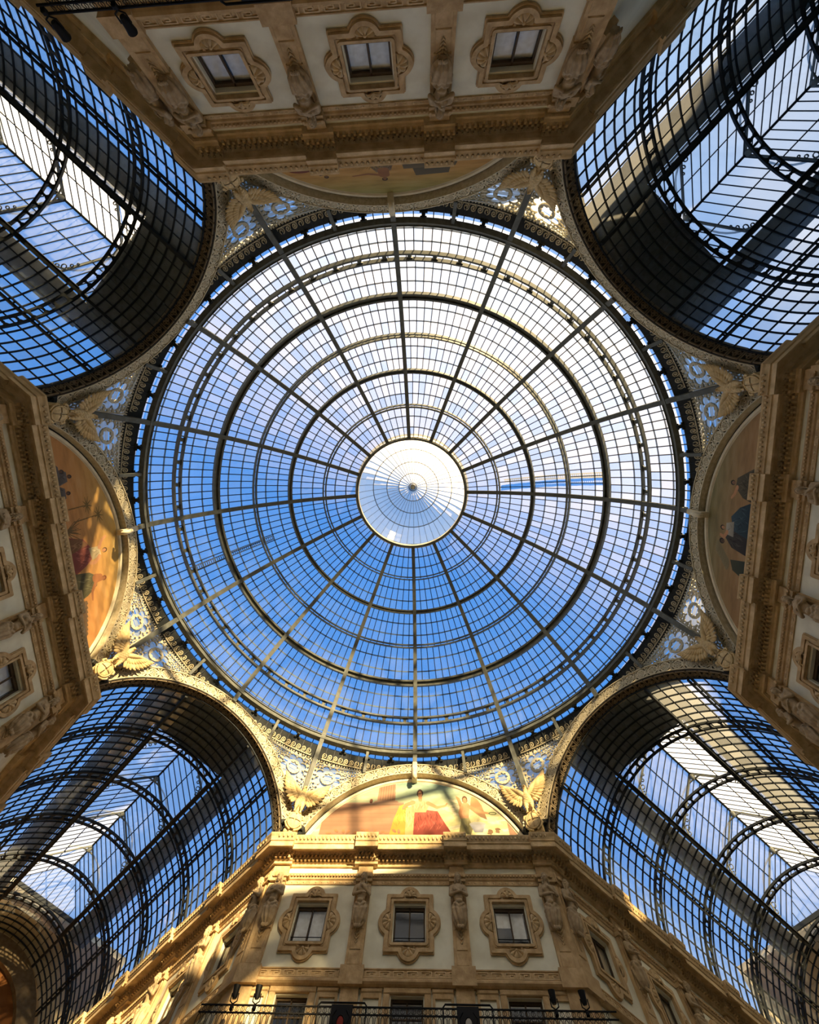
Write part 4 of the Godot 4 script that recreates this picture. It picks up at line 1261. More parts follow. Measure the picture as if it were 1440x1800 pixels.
func build_dome() -> void:
	var o := thing("glass_dome", "great glazed iron dome with sixteen ribs over the octagon", "dome")
	# drum: dark ring with a running wave of curls, then an open collar, then the main ring beam
	var d := MB.new()
	d.sweep(ring_frames(128), vec2s([18.86, 28.30, 19.2, 28.30, 19.2, 29.25, 18.58, 29.25, 18.40, 28.97]), true)
	d.sweep(ring_frames(128), vec2s([18.80, 28.22, 19.1, 28.22, 19.1, 28.34, 18.83, 28.34]), true)
	var drum := part("drum_ring", d, M.dark, o)
	for i in 288:
		var kk := (i + 0.5) * 16.0 / 288.0
		if absf(fposmod(kk + 0.5, 1.0) - 0.5) < 0.04: continue
		var fr := face(kk)
		var tilt := Basis(Vector3.RIGHT, atan2(0.46, 0.67))      # the sloping face looks in and down
		var t := Transform3D(fr.basis * tilt * Basis.from_scale(Vector3(0.73, 0.85, 1)), fr * Vector3(0, 28.52, -18.705 + 0.0))
		part("scroll", tiles.scroll, M.rosette, drum, t)
	for i in 64:
		if i % 4 == 0: continue
		part("collar_corbel", tiles.corbel, M.dark, drum, face(i * 0.25))
	var b := MB.new()
	b.sweep(ring_frames(128), vec2s([17.86, 29.16, 18.16, 29.10, 18.22, 29.5, 17.9, 29.52]), true)
	b.sweep(ring_frames(128), vec2s([17.82, 29.48, 18.25, 29.48, 18.25, 29.54, 17.82, 29.54]), true)
	part("ring_beam", b, M.iron, o)
	for k in 16:
		var m := MB.new()
		m.sweep(meridian(k, 70.5, 15.6, 30, DOME_R), rect2(-0.05, 0.0, 0.05, 0.36))
		m.sweep(meridian(k, 70.5, 15.6, 30, DOME_R), rect2(-0.16, -0.03, 0.16, 0.03))
		m.sweep(meridian(k, 70.5, 15.6, 30, DOME_R), rect2(-0.13, 0.33, 0.13, 0.38))
		part("rib", m, M.iron, o)
	for i in range(1, 7):
		var m := MB.new()
		var t: float = RING[i]
		if i == 1:
			hoop(m, 62.6, DOME_R + 0.04, 0.13, 0.3); hoop(m, 61.2, DOME_R + 0.04, 0.11, 0.3)
		elif i == 2:
			hoop(m, 53.35, DOME_R + 0.04, 0.14, 0.3); hoop(m, 52.25, DOME_R + 0.04, 0.14, 0.3); hoop(m, 52.8, DOME_R + 0.2, 0.4, 0.04)
		elif i == 4:
			hoop(m, t + 0.35, DOME_R + 0.04, 0.12, 0.3); hoop(m, t - 0.35, DOME_R + 0.04, 0.12, 0.3); hoop(m, t, DOME_R + 0.18, 0.26, 0.04)
		elif i == 6: hoop(m, t, DOME_R - 0.1, 0.2, 0.5)
		else:
			hoop(m, t + 0.35, DOME_R + 0.04, 0.09, 0.28); hoop(m, t - 0.35, DOME_R + 0.04, 0.09, 0.28)
		part("purlin_ring" if i < 6 else "oculus_ring", m, M.iron, o)
	for i in 64: part("purlin_knot", tiles.knot, M.iron, o, face(i * 0.25 + 0.125))
	# struts down to the arches and corners
	for h in 32:
		var k := h * 0.5
		var m := MB.new()
		var rad := polar(k, 1, 0)
		if h % 4 == 2: m.bar(polar(k, 19.15, 25.75), polar(k, 18.02, 29.25), rad, 0.3, 0.3)
		elif h % 2 == 1: m.bar(polar(k, 18.42, 27.55), polar(k, 18.05, 29.2), rad, 0.2, 0.2)
		else: m.bar(polar(k, 17.98, 28.2), polar(k, 17.98, 29.2), rad, 0.3, 0.12)
		part("strut", m, M.iron, o)
	# glazing
	var bars := MB.new(); var laps := MB.new(); var rest := [MB.new(), MB.new(), MB.new(), MB.new()]
	var made := 0
	var R := DOME_R + 0.42
	var rows := [[74.2, 70.4, 12]]
	for i in 6:
		for j in 3: rows.append([lerpf(RING[i], RING[i + 1], j / 3.0), lerpf(RING[i], RING[i + 1], (j + 1) / 3.0), BARS[i]])
	for q in rows.size():
		var n: int = rows[q][2]
		var w := 1.0 / n
		var pane := MB.new()
		var ra := R; var rb := R
		if q == 0: ra = R + 0.15
		var a0 := sph(-w / 2, rows[q][0], ra); var a1 := sph(w / 2, rows[q][0], ra)
		var b0 := sph(-w / 2, rows[q][1], rb); var b1 := sph(w / 2, rows[q][1], rb)
		if q == 0:
			a0 = polar(-w / 2, 18.66, 29.2); a1 = polar(w / 2, 18.66, 29.2)
		pane.quad(a0, a1, b1, b0)
		var pm := pane.mesh()
		for s in 16:
			for i in n:
				var k := s + (i + 0.5) * w
				var f := face(k)
				if made < 300 and q > 0:
					part("pane", pm, M.glass[[0, 0, 1, 2, 2, 3, 3, 4][rng.randi() % 8]], o, f); made += 1
				else: rest[rng.randi() % 4].add(pane, f)
		if q % 3 != 0:
			var t: float = rows[q][1]
			hoop(laps, t, R - 0.03, 0.11, 0.012)
	for q in 4: part("upper_panes", rest[q], M.glass[q], o, Transform3D(), "stuff")
	for i in 6:
		for s in 16:
			for j in range(1, BARS[i]):
				bars.sweep(meridian(s + float(j) / BARS[i], RING[i] if i else 72.5, RING[i + 1], 4, R - 0.09), rect2(-0.03, 0, 0.03, 0.09))
	part("glazing_bars", bars, M.bar, o, Transform3D(), "stuff")
	part("pane_overlaps", laps, M.lap, o, Transform3D(), "stuff")
	var wire := MB.new()
	hoop(wire, 68.1, R - 0.15, 0.03, 0.03)
	part("wire_line", wire, M.bar, o)
	# lantern over the oculus
	var l := thing("lantern", "small brown-dusted glass lantern cap crowning the dome", "lantern", Transform3D(Basis(), Vector3(0, 41.0, 0)))
	var lr := MB.new()
	lr.sweep(ring_frames(64), vec2s([5.05, 0.0, 5.3, 0.0, 5.3, 0.5, 5.05, 0.5]), true)
	part("kerb", lr, M.mould, l)
	var base := 2.1
	var br := MB.new()
	br.sweep(ring_frames(64), vec2s([5.45, base, 5.65, base, 5.65, base + 0.18, 5.45, base + 0.18]), true)
	for r in [[4.1, 4.25], [2.75, 5.12], [1.5, 5.62], [0.42, 5.86]]:
		br.sweep(ring_frames(48), vec2s([r[0] - 0.035, r[1] - 0.1, r[0] + 0.035, r[1] - 0.1, r[0] + 0.035, r[1], r[0] - 0.035, r[1]]), true)
	part("cap_ring", br, M.iron, l)
	var prof := [Vector2(5.55, base + 0.1), Vector2(4.85, 3.4), Vector2(4.1, 4.25), Vector2(3.4, 4.75), Vector2(2.75, 5.12), Vector2(2.1, 5.4), Vector2(1.5, 5.62), Vector2(0.9, 5.78), Vector2(0.05, 5.9)]
	var rib := MB.new()
	for i in 48:
		var k := i / 3.0
		for j in range(0, 8):
			if i % 2 and j > 5: break
			rib.bar(polar(k, prof[j].x, prof[j].y), polar(k, prof[j + 1].x, prof[j + 1].y), Vector3.UP, 0.03, 0.05)
	part("cap_bars", rib, M.iron, l, Transform3D(), "stuff")
	for i in 16:
		for j in 4:
			var p := MB.new()
			for e in 2:
				for g in 3:
					var q0: Vector2 = prof[j * 2 + e]; var q1: Vector2 = prof[j * 2 + e + 1]
					p.quad(polar(i + g / 3.0, q0.x, q0.y), polar(i + (g + 1) / 3.0, q0.x, q0.y), polar(i + (g + 1) / 3.0, q1.x, q1.y), polar(i + g / 3.0, q1.x, q1.y))
			part("cap_pane", p, M.lantern_glass, l)
	for i in 16:
		var p := MB.new()
		p.quad(polar(i, 5.3, 0.45), polar(i + 1, 5.3, 0.45), polar(i + 1, 5.5, base), polar(i, 5.5, base))
		part("side_pane", p, M.lantern_glass, l)
		var q := MB.new()
		q.bar(polar(i, 5.2, 0.3), polar(i, 5.5, base + 0.1), polar(i, 1, 0), 0.06, 0.06)
		part("post", q, M.mould if i % 4 == 0 else M.iron, l)
	var fin := MB.new()
	fin.tube([Vector3(0, 5.6, 0), Vector3(0, 5.8, 0), Vector3(0, 6.3, 0)], [0.28, 0.3, 0.1], 12)
	part("boss", fin, M.iron, l)

# ------------------------------------------------------------------ glass vault of an arm: local frame of its face, s = -z from the octagon's centre
const TRUSS := [22.8, 27.5, 32.2, 36.9, 41.6]
const VR := 7.2
const S_END := 46.2

func vpt(a: float, s: float, r := VR) -> Vector3:
	return Vector3(r * sin(deg_to_rad(a)), ARCH_Y + r * cos(deg_to_rad(a)), -s)

func build_vault(k: int, label: String) -> void:
	var o := thing("glass_vault", label, "glass vault", face(k), "glass vaulted arms")
	for s in TRUSS:
		var m := MB.new()
		for e in [-0.26, 0.26]:
			m.sweep(arc_frames(VR - 0.08, -80, 80, 72, -(s + e), ARCH_Y), rect2(-0.06, -0.04, 0.06, 0.04))
			m.sweep(arc_frames(VR - 0.15, -80, 80, 72, -(s + e), ARCH_Y), rect2(-0.02, -0.055, 0.02, 0.055))
		var tr := part("arch_truss", m, M.dark, o)
		var kn := MB.new()
		for i in range(-14, 15):
			var a := deg_to_rad(i * 5.6)
			kn.add(tiles.vault_knot, Transform3D(Basis(Vector3(0, 0, 1), -a), Vector3(sin(a) * (VR - 0.14), ARCH_Y + cos(a) * (VR - 0.14), -s)))
		part("pierced_web", kn, M.dark, tr, Transform3D(), "stuff")
		var ft := MB.new()
		for e in [-1, 1]: ft.bev(Vector3(e * 6.95 - 0.35, 21.5, -s - 0.5), Vector3(e * 6.95 + 0.35, 22.15, -s + 0.5), 0.1)
		part("truss_shoe", ft, M.dark, tr)
	for e in [-1, 1]:
		var m := MB.new()
		for q in [44.9, 47.1]: m.bar(vpt(e * q, 18.6, VR - 0.1), vpt(e * q, S_END, VR - 0.1), vpt(e * q, 0, 1) - vpt(0, 0, 0) * Vector3(0, 1, 0), 0.07, 0.16)
		for q in 22: m.bar(vpt(e * 45.0, 19 + q * 1.2, VR - 0.1), vpt(e * 47.0, 19 + q * 1.2, VR - 0.1), Vector3(0, 0, 1), 0.05, 0.08)
		part("double_purlin", m, M.dark, o)
		var c := MB.new()
		c.bar(vpt(e * 22.5, 18.6, VR - 0.1), vpt(e * 22.5, S_END, VR - 0.1), vpt(e * 22.5, 0, 1) - vpt(0, 0, 0) * Vector3(0, 1, 0), 0.16, 0.3)
		c.bar(vpt(e * 21.3, 22.8, VR - 0.2), vpt(e * 21.3, 41.6, VR - 0.2), Vector3.UP, 0.12, 0.07)
		part("skylight_kerb", c, M.dark, o)
	# panes and bars
	var bars := MB.new(); var rest := MB.new()
	var edges := []
	for e in [-1, 1]:
		for i in 4: edges.append([e * lerpf(22.5, 46, i / 4.0), e * lerpf(22.5, 46, (i + 1) / 4.0), false])
		for i in 5: edges.append([e * lerpf(46, 77, i / 5.0), e * lerpf(46, 77, (i + 1) / 5.0), false])
	for i in 8: edges.append([lerpf(-22.5, 22.5, i / 8.0), lerpf(-22.5, 22.5, (i + 1) / 8.0), true])
	var ss := []
	var stops := [18.55] + TRUSS + [S_END]
	for i in stops.size() - 1:
		for j in 7: ss.append([lerpf(stops[i], stops[i + 1], j / 7.0), lerpf(stops[i], stops[i + 1], (j + 1) / 7.0), i == 0 or i == stops.size() - 2])
	var made := 0
	for q in ss:
		for e in edges:
			if e[2] and not q[2]: continue
			var a: float = minf(e[0], e[1]); var b: float = maxf(e[0], e[1])
			var p := MB.new()
			p.quad(vpt(b, q[0]), vpt(a, q[0]), vpt(a, q[1]), vpt(b, q[1]))
			if made < 300:
				part("pane", p, M.vault_glass[rng.randi() % 3], o); made += 1
			else: rest.add(p)
		if not TRUSS.has(q[0]):
			if q[2]: bars.sweep(arc_frames(VR - 0.03, -78, 78, 48, -q[0], ARCH_Y), rect2(-0.06, -0.03, 0.02, 0.03))
			else:
				bars.sweep(arc_frames(VR - 0.03, -78, -22.5, 18, -q[0], ARCH_Y), rect2(-0.06, -0.03, 0.02, 0.03))
				bars.sweep(arc_frames(VR - 0.03, 22.5, 78, 18, -q[0], ARCH_Y), rect2(-0.06, -0.03, 0.02, 0.03))
	part("far_panes", rest, M.vault_glass[0], o, Transform3D(), "stuff")
	for e in edges:
		var up := vpt(e[1], 0, 1) - Vector3(0, ARCH_Y, 0)
		if e[2]:
			bars.bar(vpt(e[1], 18.55), vpt(e[1], 22.8), up, 0.045, 0.05); bars.bar(vpt(e[1], 41.6), vpt(e[1], S_END), up, 0.045, 0.05)
		else: bars.bar(vpt(e[1], 18.55), vpt(e[1], S_END), up, 0.065, 0.06)
	part("glazing_bars", bars, M.bar, o, Transform3D(), "stuff")
	# the raised skylight over the middle, with its zinc walkways
	var sk := thing("ridge_skylight", "raised pitched skylight along the crown of the %s" % label.trim_prefix("iron and glass barrel vault of the "), "skylight", face(k, 0, 26.7, 0), "ridge skylights of the arms")
	var st := MB.new()
	for e in [-1, 1]:
		st.bar(Vector3(e * 2.95, 1.1, -22.6), Vector3(e * 2.95, 1.1, -42.0), Vector3.UP, 0.14, 0.2)
		st.bar(Vector3(e * 1.5, 2.62, -22.6), Vector3(e * 1.5, 2.62, -42.0), Vector3.UP, 0.06, 0.1)
	st.bar(Vector3(0, 4.02, -22.6), Vector3(0, 4.02, -42.0), Vector3.UP, 0.14, 0.2)
	part("ridge_frame", st, M.dark, sk)
	var rb := MB.new()
	var n := 30
	for i in n + 1:
		var s := lerpf(22.7, 41.9, float(i) / n)
		for e in [-1, 1]:
			rb.bar(Vector3(e * 3.0, 1.08, -s), Vector3(0, 4.05, -s), Vector3(0, 0, 1), 0.05, 0.04)
			rb.bar(Vector3(e * 2.8, 0.0, -s), Vector3(e * 2.95, 1.1, -s), Vector3(0, 0, 1), 0.04, 0.04)
			if i < n:
				var s2 := lerpf(22.7, 41.9, float(i + 1) / n)
				for j in 2:
					var p := MB.new()
					var x0 := lerpf(3.02, 0, j / 2.0); var x1 := lerpf(3.02, 0, (j + 1) / 2.0)
					var y0 := lerpf(1.12, 4.1, j / 2.0); var y1 := lerpf(1.12, 4.1, (j + 1) / 2.0)
					p.quad(Vector3(e * x0, y0, -s), Vector3(e * x0, y0, -s2), Vector3(e * x1, y1, -s2), Vector3(e * x1, y1, -s))
					part("skylight_pane", p, M.roof_glass, sk)
				var w := MB.new()
				w.quad(Vector3(e * 2.8, 0.0, -s), Vector3(e * 2.8, 0.0, -s2), Vector3(e * 2.98, 1.1, -s2), Vector3(e * 2.98, 1.1, -s))
				part("side_pane", w, M.roof_glass, sk)
	part("rafters", rb, M.bar, sk, Transform3D(), "stuff")
	for i in 4:
		var s: float = (TRUSS[i] + TRUSS[i + 1]) / 2
		var m := MB.new()
		var arc := []
		for j in 21:
			var a := PI * j / 20.0
			arc.append(Vector3(2.72 * cos(a), 0.25 + 3.3 * pow(sin(a), 0.85), -s))
		m.tube(arc, 0.055, 6)
		for e in [-1, 1]:
			m.bar(Vector3(e * 2.95, 1.1, -s), Vector3(0, 4.0, -s), Vector3(0, 0, 1), 0.1, 0.09)
			for c in [[2.62, 0.75, 0.12], [2.66, 0.45, 0.07], [2.5, 1.15, 0.16], [2.25, 1.55, 0.1], [2.0, 1.85, 0.07]]:
				var ring := []
				for j in 11: ring.append(Vector3(e * (c[0] + c[2] * cos(TAU * j / 10) * 0.9), c[1] + c[2] * sin(TAU * j / 10), -s))
				m.tube(ring, 0.035, 5, false)
			m.bar(Vector3(e * 2.8, 0.0, -s), Vector3(e * 2.85, 1.2, -s), Vector3(0, 0, 1), 0.1, 0.1)
		m.ball(Vector3(0, 3.75, -s), Vector3(0.2, 0.28, 0.14), 8, 6)
		part("bracket_arch", m, M.iron, sk)
	var gs := MB.new()
	gs.prism(vec2s([-3.0, 0.9, 3.0, 0.9, 3.0, 1.1, 0, 4.15, -3.0, 1.1]), -22.72, -22.55)
	gs.box(Vector3(-4.7, 0.72, -22.7), Vector3(4.7, 0.86, -18.9))
	for e in [-1, 1]: gs.box(Vector3(minf(e * 4.5, e * 4.7), 0.86, -22.7), Vector3(maxf(e * 4.5, e * 4.7), 1.5, -18.9))
	for q in 9: gs.box(Vector3(-4.4 + q * 1.1 - 0.04, 0.55, -22.6), Vector3(-4.4 + q * 1.1 + 0.04, 0.72, -19.0))
	part("roof_bridge", gs, M.deck, sk)
	var gb := MB.new()
	gb.bar(Vector3(-3, 1.1, -42.0), Vector3(3, 1.1, -42.0), Vector3.UP, 0.12, 0.28)
	for i in 11:
		var x := -2.75 + i * 0.55
		gb.bar(Vector3(x, 0, -42.0), Vector3(x, 4.08 - absf(x) * 0.995, -42.0), Vector3(0, 0, 1), 0.05, 0.05)
	for i in 10:
		var x := -2.75 + i * 0.55
		var p := MB.new()
		p.quad(Vector3(x, 0, -42.0), Vector3(x + 0.55, 0, -42.0), Vector3(x + 0.55, 4.08 - absf(x + 0.55) * 0.995, -42.0), Vector3(x, 4.08 - absf(x) * 0.995, -42.0))
		part("gable_pane", p, M.roof_glass, sk)
	part("gable_frame", gb, M.bar, sk)
	var dk := MB.new()
	for e in [-1, 1]:
		dk.box(Vector3(minf(e * 3.05, e * 4.7), 0.42, -42.4), Vector3(maxf(e * 3.05, e * 4.7), 0.52, -22.3))
		dk.bar(Vector3(e * 4.6, 1.5, -22.3), Vector3(e * 4.6, 1.5, -42.4), Vector3.UP, 0.05, 0.05)
		for i in 14: dk.bar(Vector3(e * 4.6, 0.5, -22.4 - i * 1.5), Vector3(e * 4.6, 1.5, -22.4 - i * 1.5), Vector3(0, 0, 1), 0.04, 0.04)
	part("walkway", dk, M.deck, sk)

func build_ladder(k: float, t0: float, t1: float, label: String) -> void:     # a service ladder lying on the outside of the dome
	var c := sph(k, (t0 + t1) / 2, DOME_R + 0.7)
	var o := thing("roof_ladder", label, "ladder", Transform3D(Basis(), c), "service ladders on the dome")
	var m := MB.new()
	for e in [-0.03, 0.03]: m.sweep(meridian(k + e, t0, t1, 8, DOME_R + 0.7), rect2(-0.04, 0, 0.04, 0.1))
	var n := int(t0 - t1) * 2
	for i in n:
		var t := lerpf(t0, t1, (i + 0.5) / n)
		m.bar(sph(k - 0.03, t, DOME_R + 0.74), sph(k + 0.03, t, DOME_R + 0.74), sph(k, t, 1.0) - Vector3(0, DOME_Y, 0), 0.05, 0.05)
	part("stile_and_rungs", m, M.bar, o, Transform3D(Basis(), -c))

# ------------------------------------------------------------------ what stands outside
func build_block(k: int, top: float, label: String) -> void:
	var o := thing("attic_building", label, "building", face(k), "buildings between the arms")
	var m := MB.new()
	var rot := Transform3D(Basis(Vector3.RIGHT, -PI / 2), Vector3.ZERO)     # outline (x, d) laid flat: d out, extruded upwards
	m.prism(vec2s([-8.9, 19.6, 8.9, 19.6, 33, 43.7, -33, 43.7]), 0, 21.4, rot)
	part("lower_storeys", m, M.outer, o)
	var a := MB.new()
	a.prism(vec2s([-8.0, 22.4, 8.0, 22.4, 29.5, 43.9, -29.5, 43.9]), 21.3, top, rot)
	part("attic_wall", a, M.outer, o)
	var c := MB.new()
	c.prism(vec2s([-8.3, 22.0, 8.3, 22.0, 30.0, 43.7, -30.0, 43.7]), top, top + 0.35, rot)
	part("eaves", c, M.mould, o)
	var r := MB.new()
	r.prism(vec2s([-8.0, 22.6, 8.0, 22.6, 29.0, 43.6, -29.0, 43.6]), top + 0.35, top + 0.8, rot)
	part("roof", r, M.tile, o)
	for e in [-1, 1]:
		for i in 5:
			var b := Basis(Vector3.UP, e * PI * 0.75)
			var p := Vector3(e * (10.3 + i * 3.4), (21.3 + top) / 2 - 0.6, -(24.7 + i * 3.4))
			var w := MB.new()
			w.box(Vector3(-0.6, -1.0, -0.05), Vector3(0.6, 1.0, 0.12))
			var f := part("attic_window_frame", w, M.mould, o, Transform3D(b, p))
			var g := MB.new()
			g.box(Vector3(-0.45, -0.85, 0.08), Vector3(0.45, 0.85, 0.14))
			part("attic_pane", g, M.sash, f)

func make_sky() -> PanoramaSkyMaterial:
	var w := 1024; var h := 512
	var img := Image.create_empty(w, h, false, Image.FORMAT_RGBF)
	var n := FastNoiseLite.new()
	n.seed = 11
	n.frequency = 1.6
	n.fractal_octaves = 5
	var sun := Vector3(sin(SUN_AZ) * cos(SUN_EL), sin(SUN_EL), -cos(SUN_AZ) * cos(SUN_EL))
	for y in h:
		var el := PI / 2 - (y + 0.5) / h * PI
		var up := sin(el)
		for x in w:
			var az := ((x + 0.5) / w - 0.25) * TAU
			var d := Vector3(cos(az) * cos(el), up, sin(az) * cos(el))
			var c := SKY_ZENITH.lerp(SKY_HORIZON, pow(1.0 - clampf(up, 0, 1), 2.6))
			var g := d.dot(sun)
			var haze := smoothstep(HAZE_FROM, HAZE_TO, g)
			c = c.lerp(SKY_HAZE, haze * 0.9)
			var q := n.get_noise_3dv(d * Vector3(1, 1.5, 1))
			var cloud := smoothstep(0.1, 0.45, q * 0.8 + (g - 0.55) * 0.9) * smoothstep(0.1, 0.4, up)
			c = c.lerp(SKY_CLOUD, cloud * 0.85)
			img.set_pixel(x, y, c)
	var m := PanoramaSkyMaterial.new()
	m.panorama = ImageTexture.create_from_image(img)
	return m

func make_tiles() -> void:
	tiles.rosette = [rosette_tile(false).mesh(), rosette_tile(true).mesh()]
	tiles.scroll = scroll_tile().mesh()
	tiles.surround = make_surround().mesh()
	tiles.shell = make_shell().mesh()
	tiles.meander = meander_tile()
	tiles.pendant = pendant_tile().mesh()
	var c := MB.new()
	c.box(Vector3(-0.24, 28.88, -18.54), Vector3(0.24, 29.03, -18.33))
	c.box(Vector3(-0.11, 28.95, -18.42), Vector3(0.11, 29.3, -18.08))
	c.box(Vector3(-0.2, 29.12, -18.24), Vector3(0.2, 29.32, -18.1))
	tiles.corbel = c.mesh()
	var f: Transform3D = meridian(0, 61.9, 60, 1, DOME_R + 0.2)[0]
	var k := MB.new()
	k.prism(vec2s([-0.26, -0.25, 0.26, -0.25, 0.2, -0.14, 0.08, -0.08, 0.15, 0.0, 0.08, 0.08, 0.2, 0.14, 0.26, 0.25, -0.26, 0.25, -0.2, 0.14, -0.08, 0.08, -0.15, 0, -0.08, -0.08, -0.2, -0.14]), -0.05, 0.05, Transform3D(Basis(f.basis.x, f.basis.z, -f.basis.y), f.origin))
	tiles.knot = k.mesh()
	var down := Transform3D(Basis(Vector3.RIGHT, Vector3.BACK, Vector3.DOWN), Vector3.ZERO)
	var v := MB.new()
	v.prism(vec2s([-0.17, -0.25, 0.17, -0.25, 0.12, -0.15, 0.05, -0.07, 0.08, 0, 0.05, 0.07, 0.12, 0.15, 0.17, 0.25, -0.17, 0.25, -0.12, 0.15, -0.05, 0.07, -0.08, 0, -0.05, -0.07, -0.12, -0.15]), -0.03, 0.03, down)
	tiles.vault_knot = v
	var p := MB.new()
	p.plate(func(x, y):
		var q := Vector2(x, y)
		var b := boxd(q, Vector2(0.33, 0.36))
		var d := maxf(b, -0.075 - b)
		var g := fold(q, 4)
		d = minf(d, absf((g - Vector2(0.13, 0)).length() - 0.075) - 0.028)
		return minf(d, q.length() - 0.06), Rect2(-0.36, -0.39, 0.72, 0.78), 0.03, 0, 0.06)
	var pp := MB.new()
	pp.add(p, down)
	tiles.coffer = pp.mesh()

const SPOT := {0: "the bottom facade", 4: "the right facade", 8: "the top facade", 12: "the left facade"}
const ARM := {2: "lower right arm", 6: "upper right arm", 10: "upper left arm", 14: "lower left arm"}
const ORD := ["first", "second", "third", "fourth", "fifth", "sixth"]

func place_statue(male: bool, at: Transform3D, label: String) -> void:
	var o: Node3D
	if protos.has(male): o = twin(protos[male], "statue", label, at)
	else:
		o = make_statue(male)
		protos[male] = o
		o.transform = at
		o.set_meta("label", label)

var protos := {}

func _ready() -> void:
	rng.seed = 4
	# camera: looking almost straight up from the pavement
	var cam := Camera3D.new()
	cam.name = "camera"
	add_child(cam)
	cam.fov = 101.316
	cam.near = 0.05
	cam.far = 500
	var right := Vector3(CAM_R[0], CAM_R[2], -CAM_R[1])
	var down := Vector3(CAM_R[3], CAM_R[5], -CAM_R[4])
	var fwd := Vector3(CAM_R[6], CAM_R[8], -CAM_R[7])
	cam.transform = Transform3D(Basis(right, -down, -fwd).orthonormalized(), CAM)
	cam.current = true
	# sky, sun, exposure
	var env := Environment.new()
	env.background_mode = Environment.BG_SKY
	env.sky = Sky.new()
	env.sky.sky_material = make_sky()
	env.background_energy_multiplier = 1.0
	env.tonemap_mode = Environment.TONE_MAPPER_LINEAR
	env.tonemap_exposure = EXPOSURE
	env.sdfgi_enabled = true
	env.ssao_enabled = true
	env.ssil_enabled = true
	var we := WorldEnvironment.new()
	we.name = "environment"
	we.environment = env
	add_child(we)
	var sun := DirectionalLight3D.new()
	sun.name = "sun"
	var sd := Vector3(sin(SUN_AZ) * cos(SUN_EL), sin(SUN_EL), -cos(SUN_AZ) * cos(SUN_EL))
	sun.basis = Basis.looking_at(-sd, Vector3.UP)
	sun.light_color = SUN_COLOR
	sun.light_energy = SUN_ENERGY
	sun.light_angular_distance = 1.2
	sun.shadow_enabled = true
	add_child(sun)

	make_materials()
	make_tiles()
	# floor
	var fl := MB.new()
	fl.prism(vec2s([-60, -60, 60, -60, 60, 60, -60, 60]), -0.3, 0, Transform3D(Basis(Vector3.RIGHT, -PI / 2), Vector3.ZERO))
	var flo := thing("floor", "pale mosaic pavement of the octagon, underfoot and out of view", "floor", Transform3D(), "", "structure")
	part("pavement", fl, M.floor, flo)
	# the four facades of the octagon
	var hw := 7.35
	var mk := 0.4142
	var pil := [-6.97, -2.42, 2.42, 6.97]
	var wins := [-4.84, 0.0, 4.84]
	var looks := {0: [1, 0, 2], 4: [0, 0, 0], 8: [1, 1, 1], 12: [0, 0, 2]}
	var side := {0: "front", 4: "right", 8: "back", 12: "left"}
	for k in [0, 4, 8, 12]:
		var at := face(k, 0, 0, 17.6)
		build_wall("wall_" + side[k], "cream plaster and ochre stone wall of " + SPOT[k], at, -hw, hw, pil, wins, mk, mk, true, "of " + SPOT[k], looks[k], [0, 0, 0] if k == 0 else [])
		for i in 4:
			var x: float = pil[i]
			if i == 0: x = -6.85
			if i == 3: x = 6.85
			var male: bool = (i + k / 4) % 2 == 0
			place_statue(male, at * Transform3D(Basis(), Vector3(x, 17.5, 0.2)), "%s stone figure, %s pilaster from the left of %s" % ["bearded crossed-arm" if male else "long-haired draped", ORD[i], SPOT[k]])
		build_balcony(at, "black iron balcony with oval medallion panels along " + SPOT[k], [-2.42, 2.42], 7.6)
	# walls of the arms
	for k in [2, 6, 10, 14]:
		for e in [-1, 1]:
			var kk: int = (k + 4 * e + 16) % 16
			var rich: bool = (k == 14 and e == 1) or (k == 2 and e == -1)
			var nm: String = ["near_left", "near_right", "far_right", "far_left"][[14, 2, 6, 10].find(k)]
			var sd_: String = ["bottom", "right", "top", "left"][(((k + 2 * e) + 16) % 16) / 4]
			var where := "in the %s, %s side" % [ARM[k], sd_]
			var p := []; var w := []
			for i in 5:
				p.append(-e * (22.55 + 4.7 * i)); w.append(-e * (20.2 + 4.7 * i))
			p.append(-e * 18.02)
			p.sort(); w.sort()
			var at := face(kk, 0, 0, 7.25)
			var xa := -46.2 if e == 1 else 17.64
			var xb := -17.64 if e == 1 else 46.2
			build_wall("wall_%s_%s" % [nm, {"bottom": "front", "right": "right", "top": "back", "left": "left"}[sd_]], "plaster and stone side wall " + where, at, xa, xb, p, w, 0.0 if e == 1 else mk, mk if e == 1 else 0.0, rich, where, [2, 0, 0, 1, 0])
			for i in (4 if rich else 1):
				var x: float = -e * (18.02 if i == 0 else 17.85 + 4.7 * i)
				var male: bool = i % 2 == 1
				place_statue(male, at * Transform3D(Basis(), Vector3(x, 17.5, 0.2)), "%s stone figure %s, %s from octagon" % ["bearded" if male else "draped", where, ORD[i]])
		var ew := MB.new()
		var outline := vec2s([-7.6, 0, 7.6, 0, 7.6, 21.6])
		for i in 25: outline.append(Vector2(7.3 * cos(PI * (i + 2) / 28.0), 20.1 + 7.3 * sin(PI * (i + 2) / 28.0)))
		outline.append(Vector2(-7.6, 21.6))
		ew.prism(outline, -0.4, 0)
		var rf := MB.new()
		rf.box(Vector3(-8.2, 27.7, -0.5), Vector3(8.2, 28.1, 4.0)); rf.box(Vector3(-8.2, 21.75, -0.5), Vector3(-7.9, 27.7, 4.0)); rf.box(Vector3(7.9, 21.75, -0.5), Vector3(8.2, 27.7, 4.0)); rf.box(Vector3(-8.2, 0, -0.8), Vector3(8.2, 28.1, -0.5)); rf.box(Vector3(-10.8, 0, -6.0), Vector3(11.0 if k == 6 else 10.8, 37.0 if k == 6 else 28.1, -0.8))
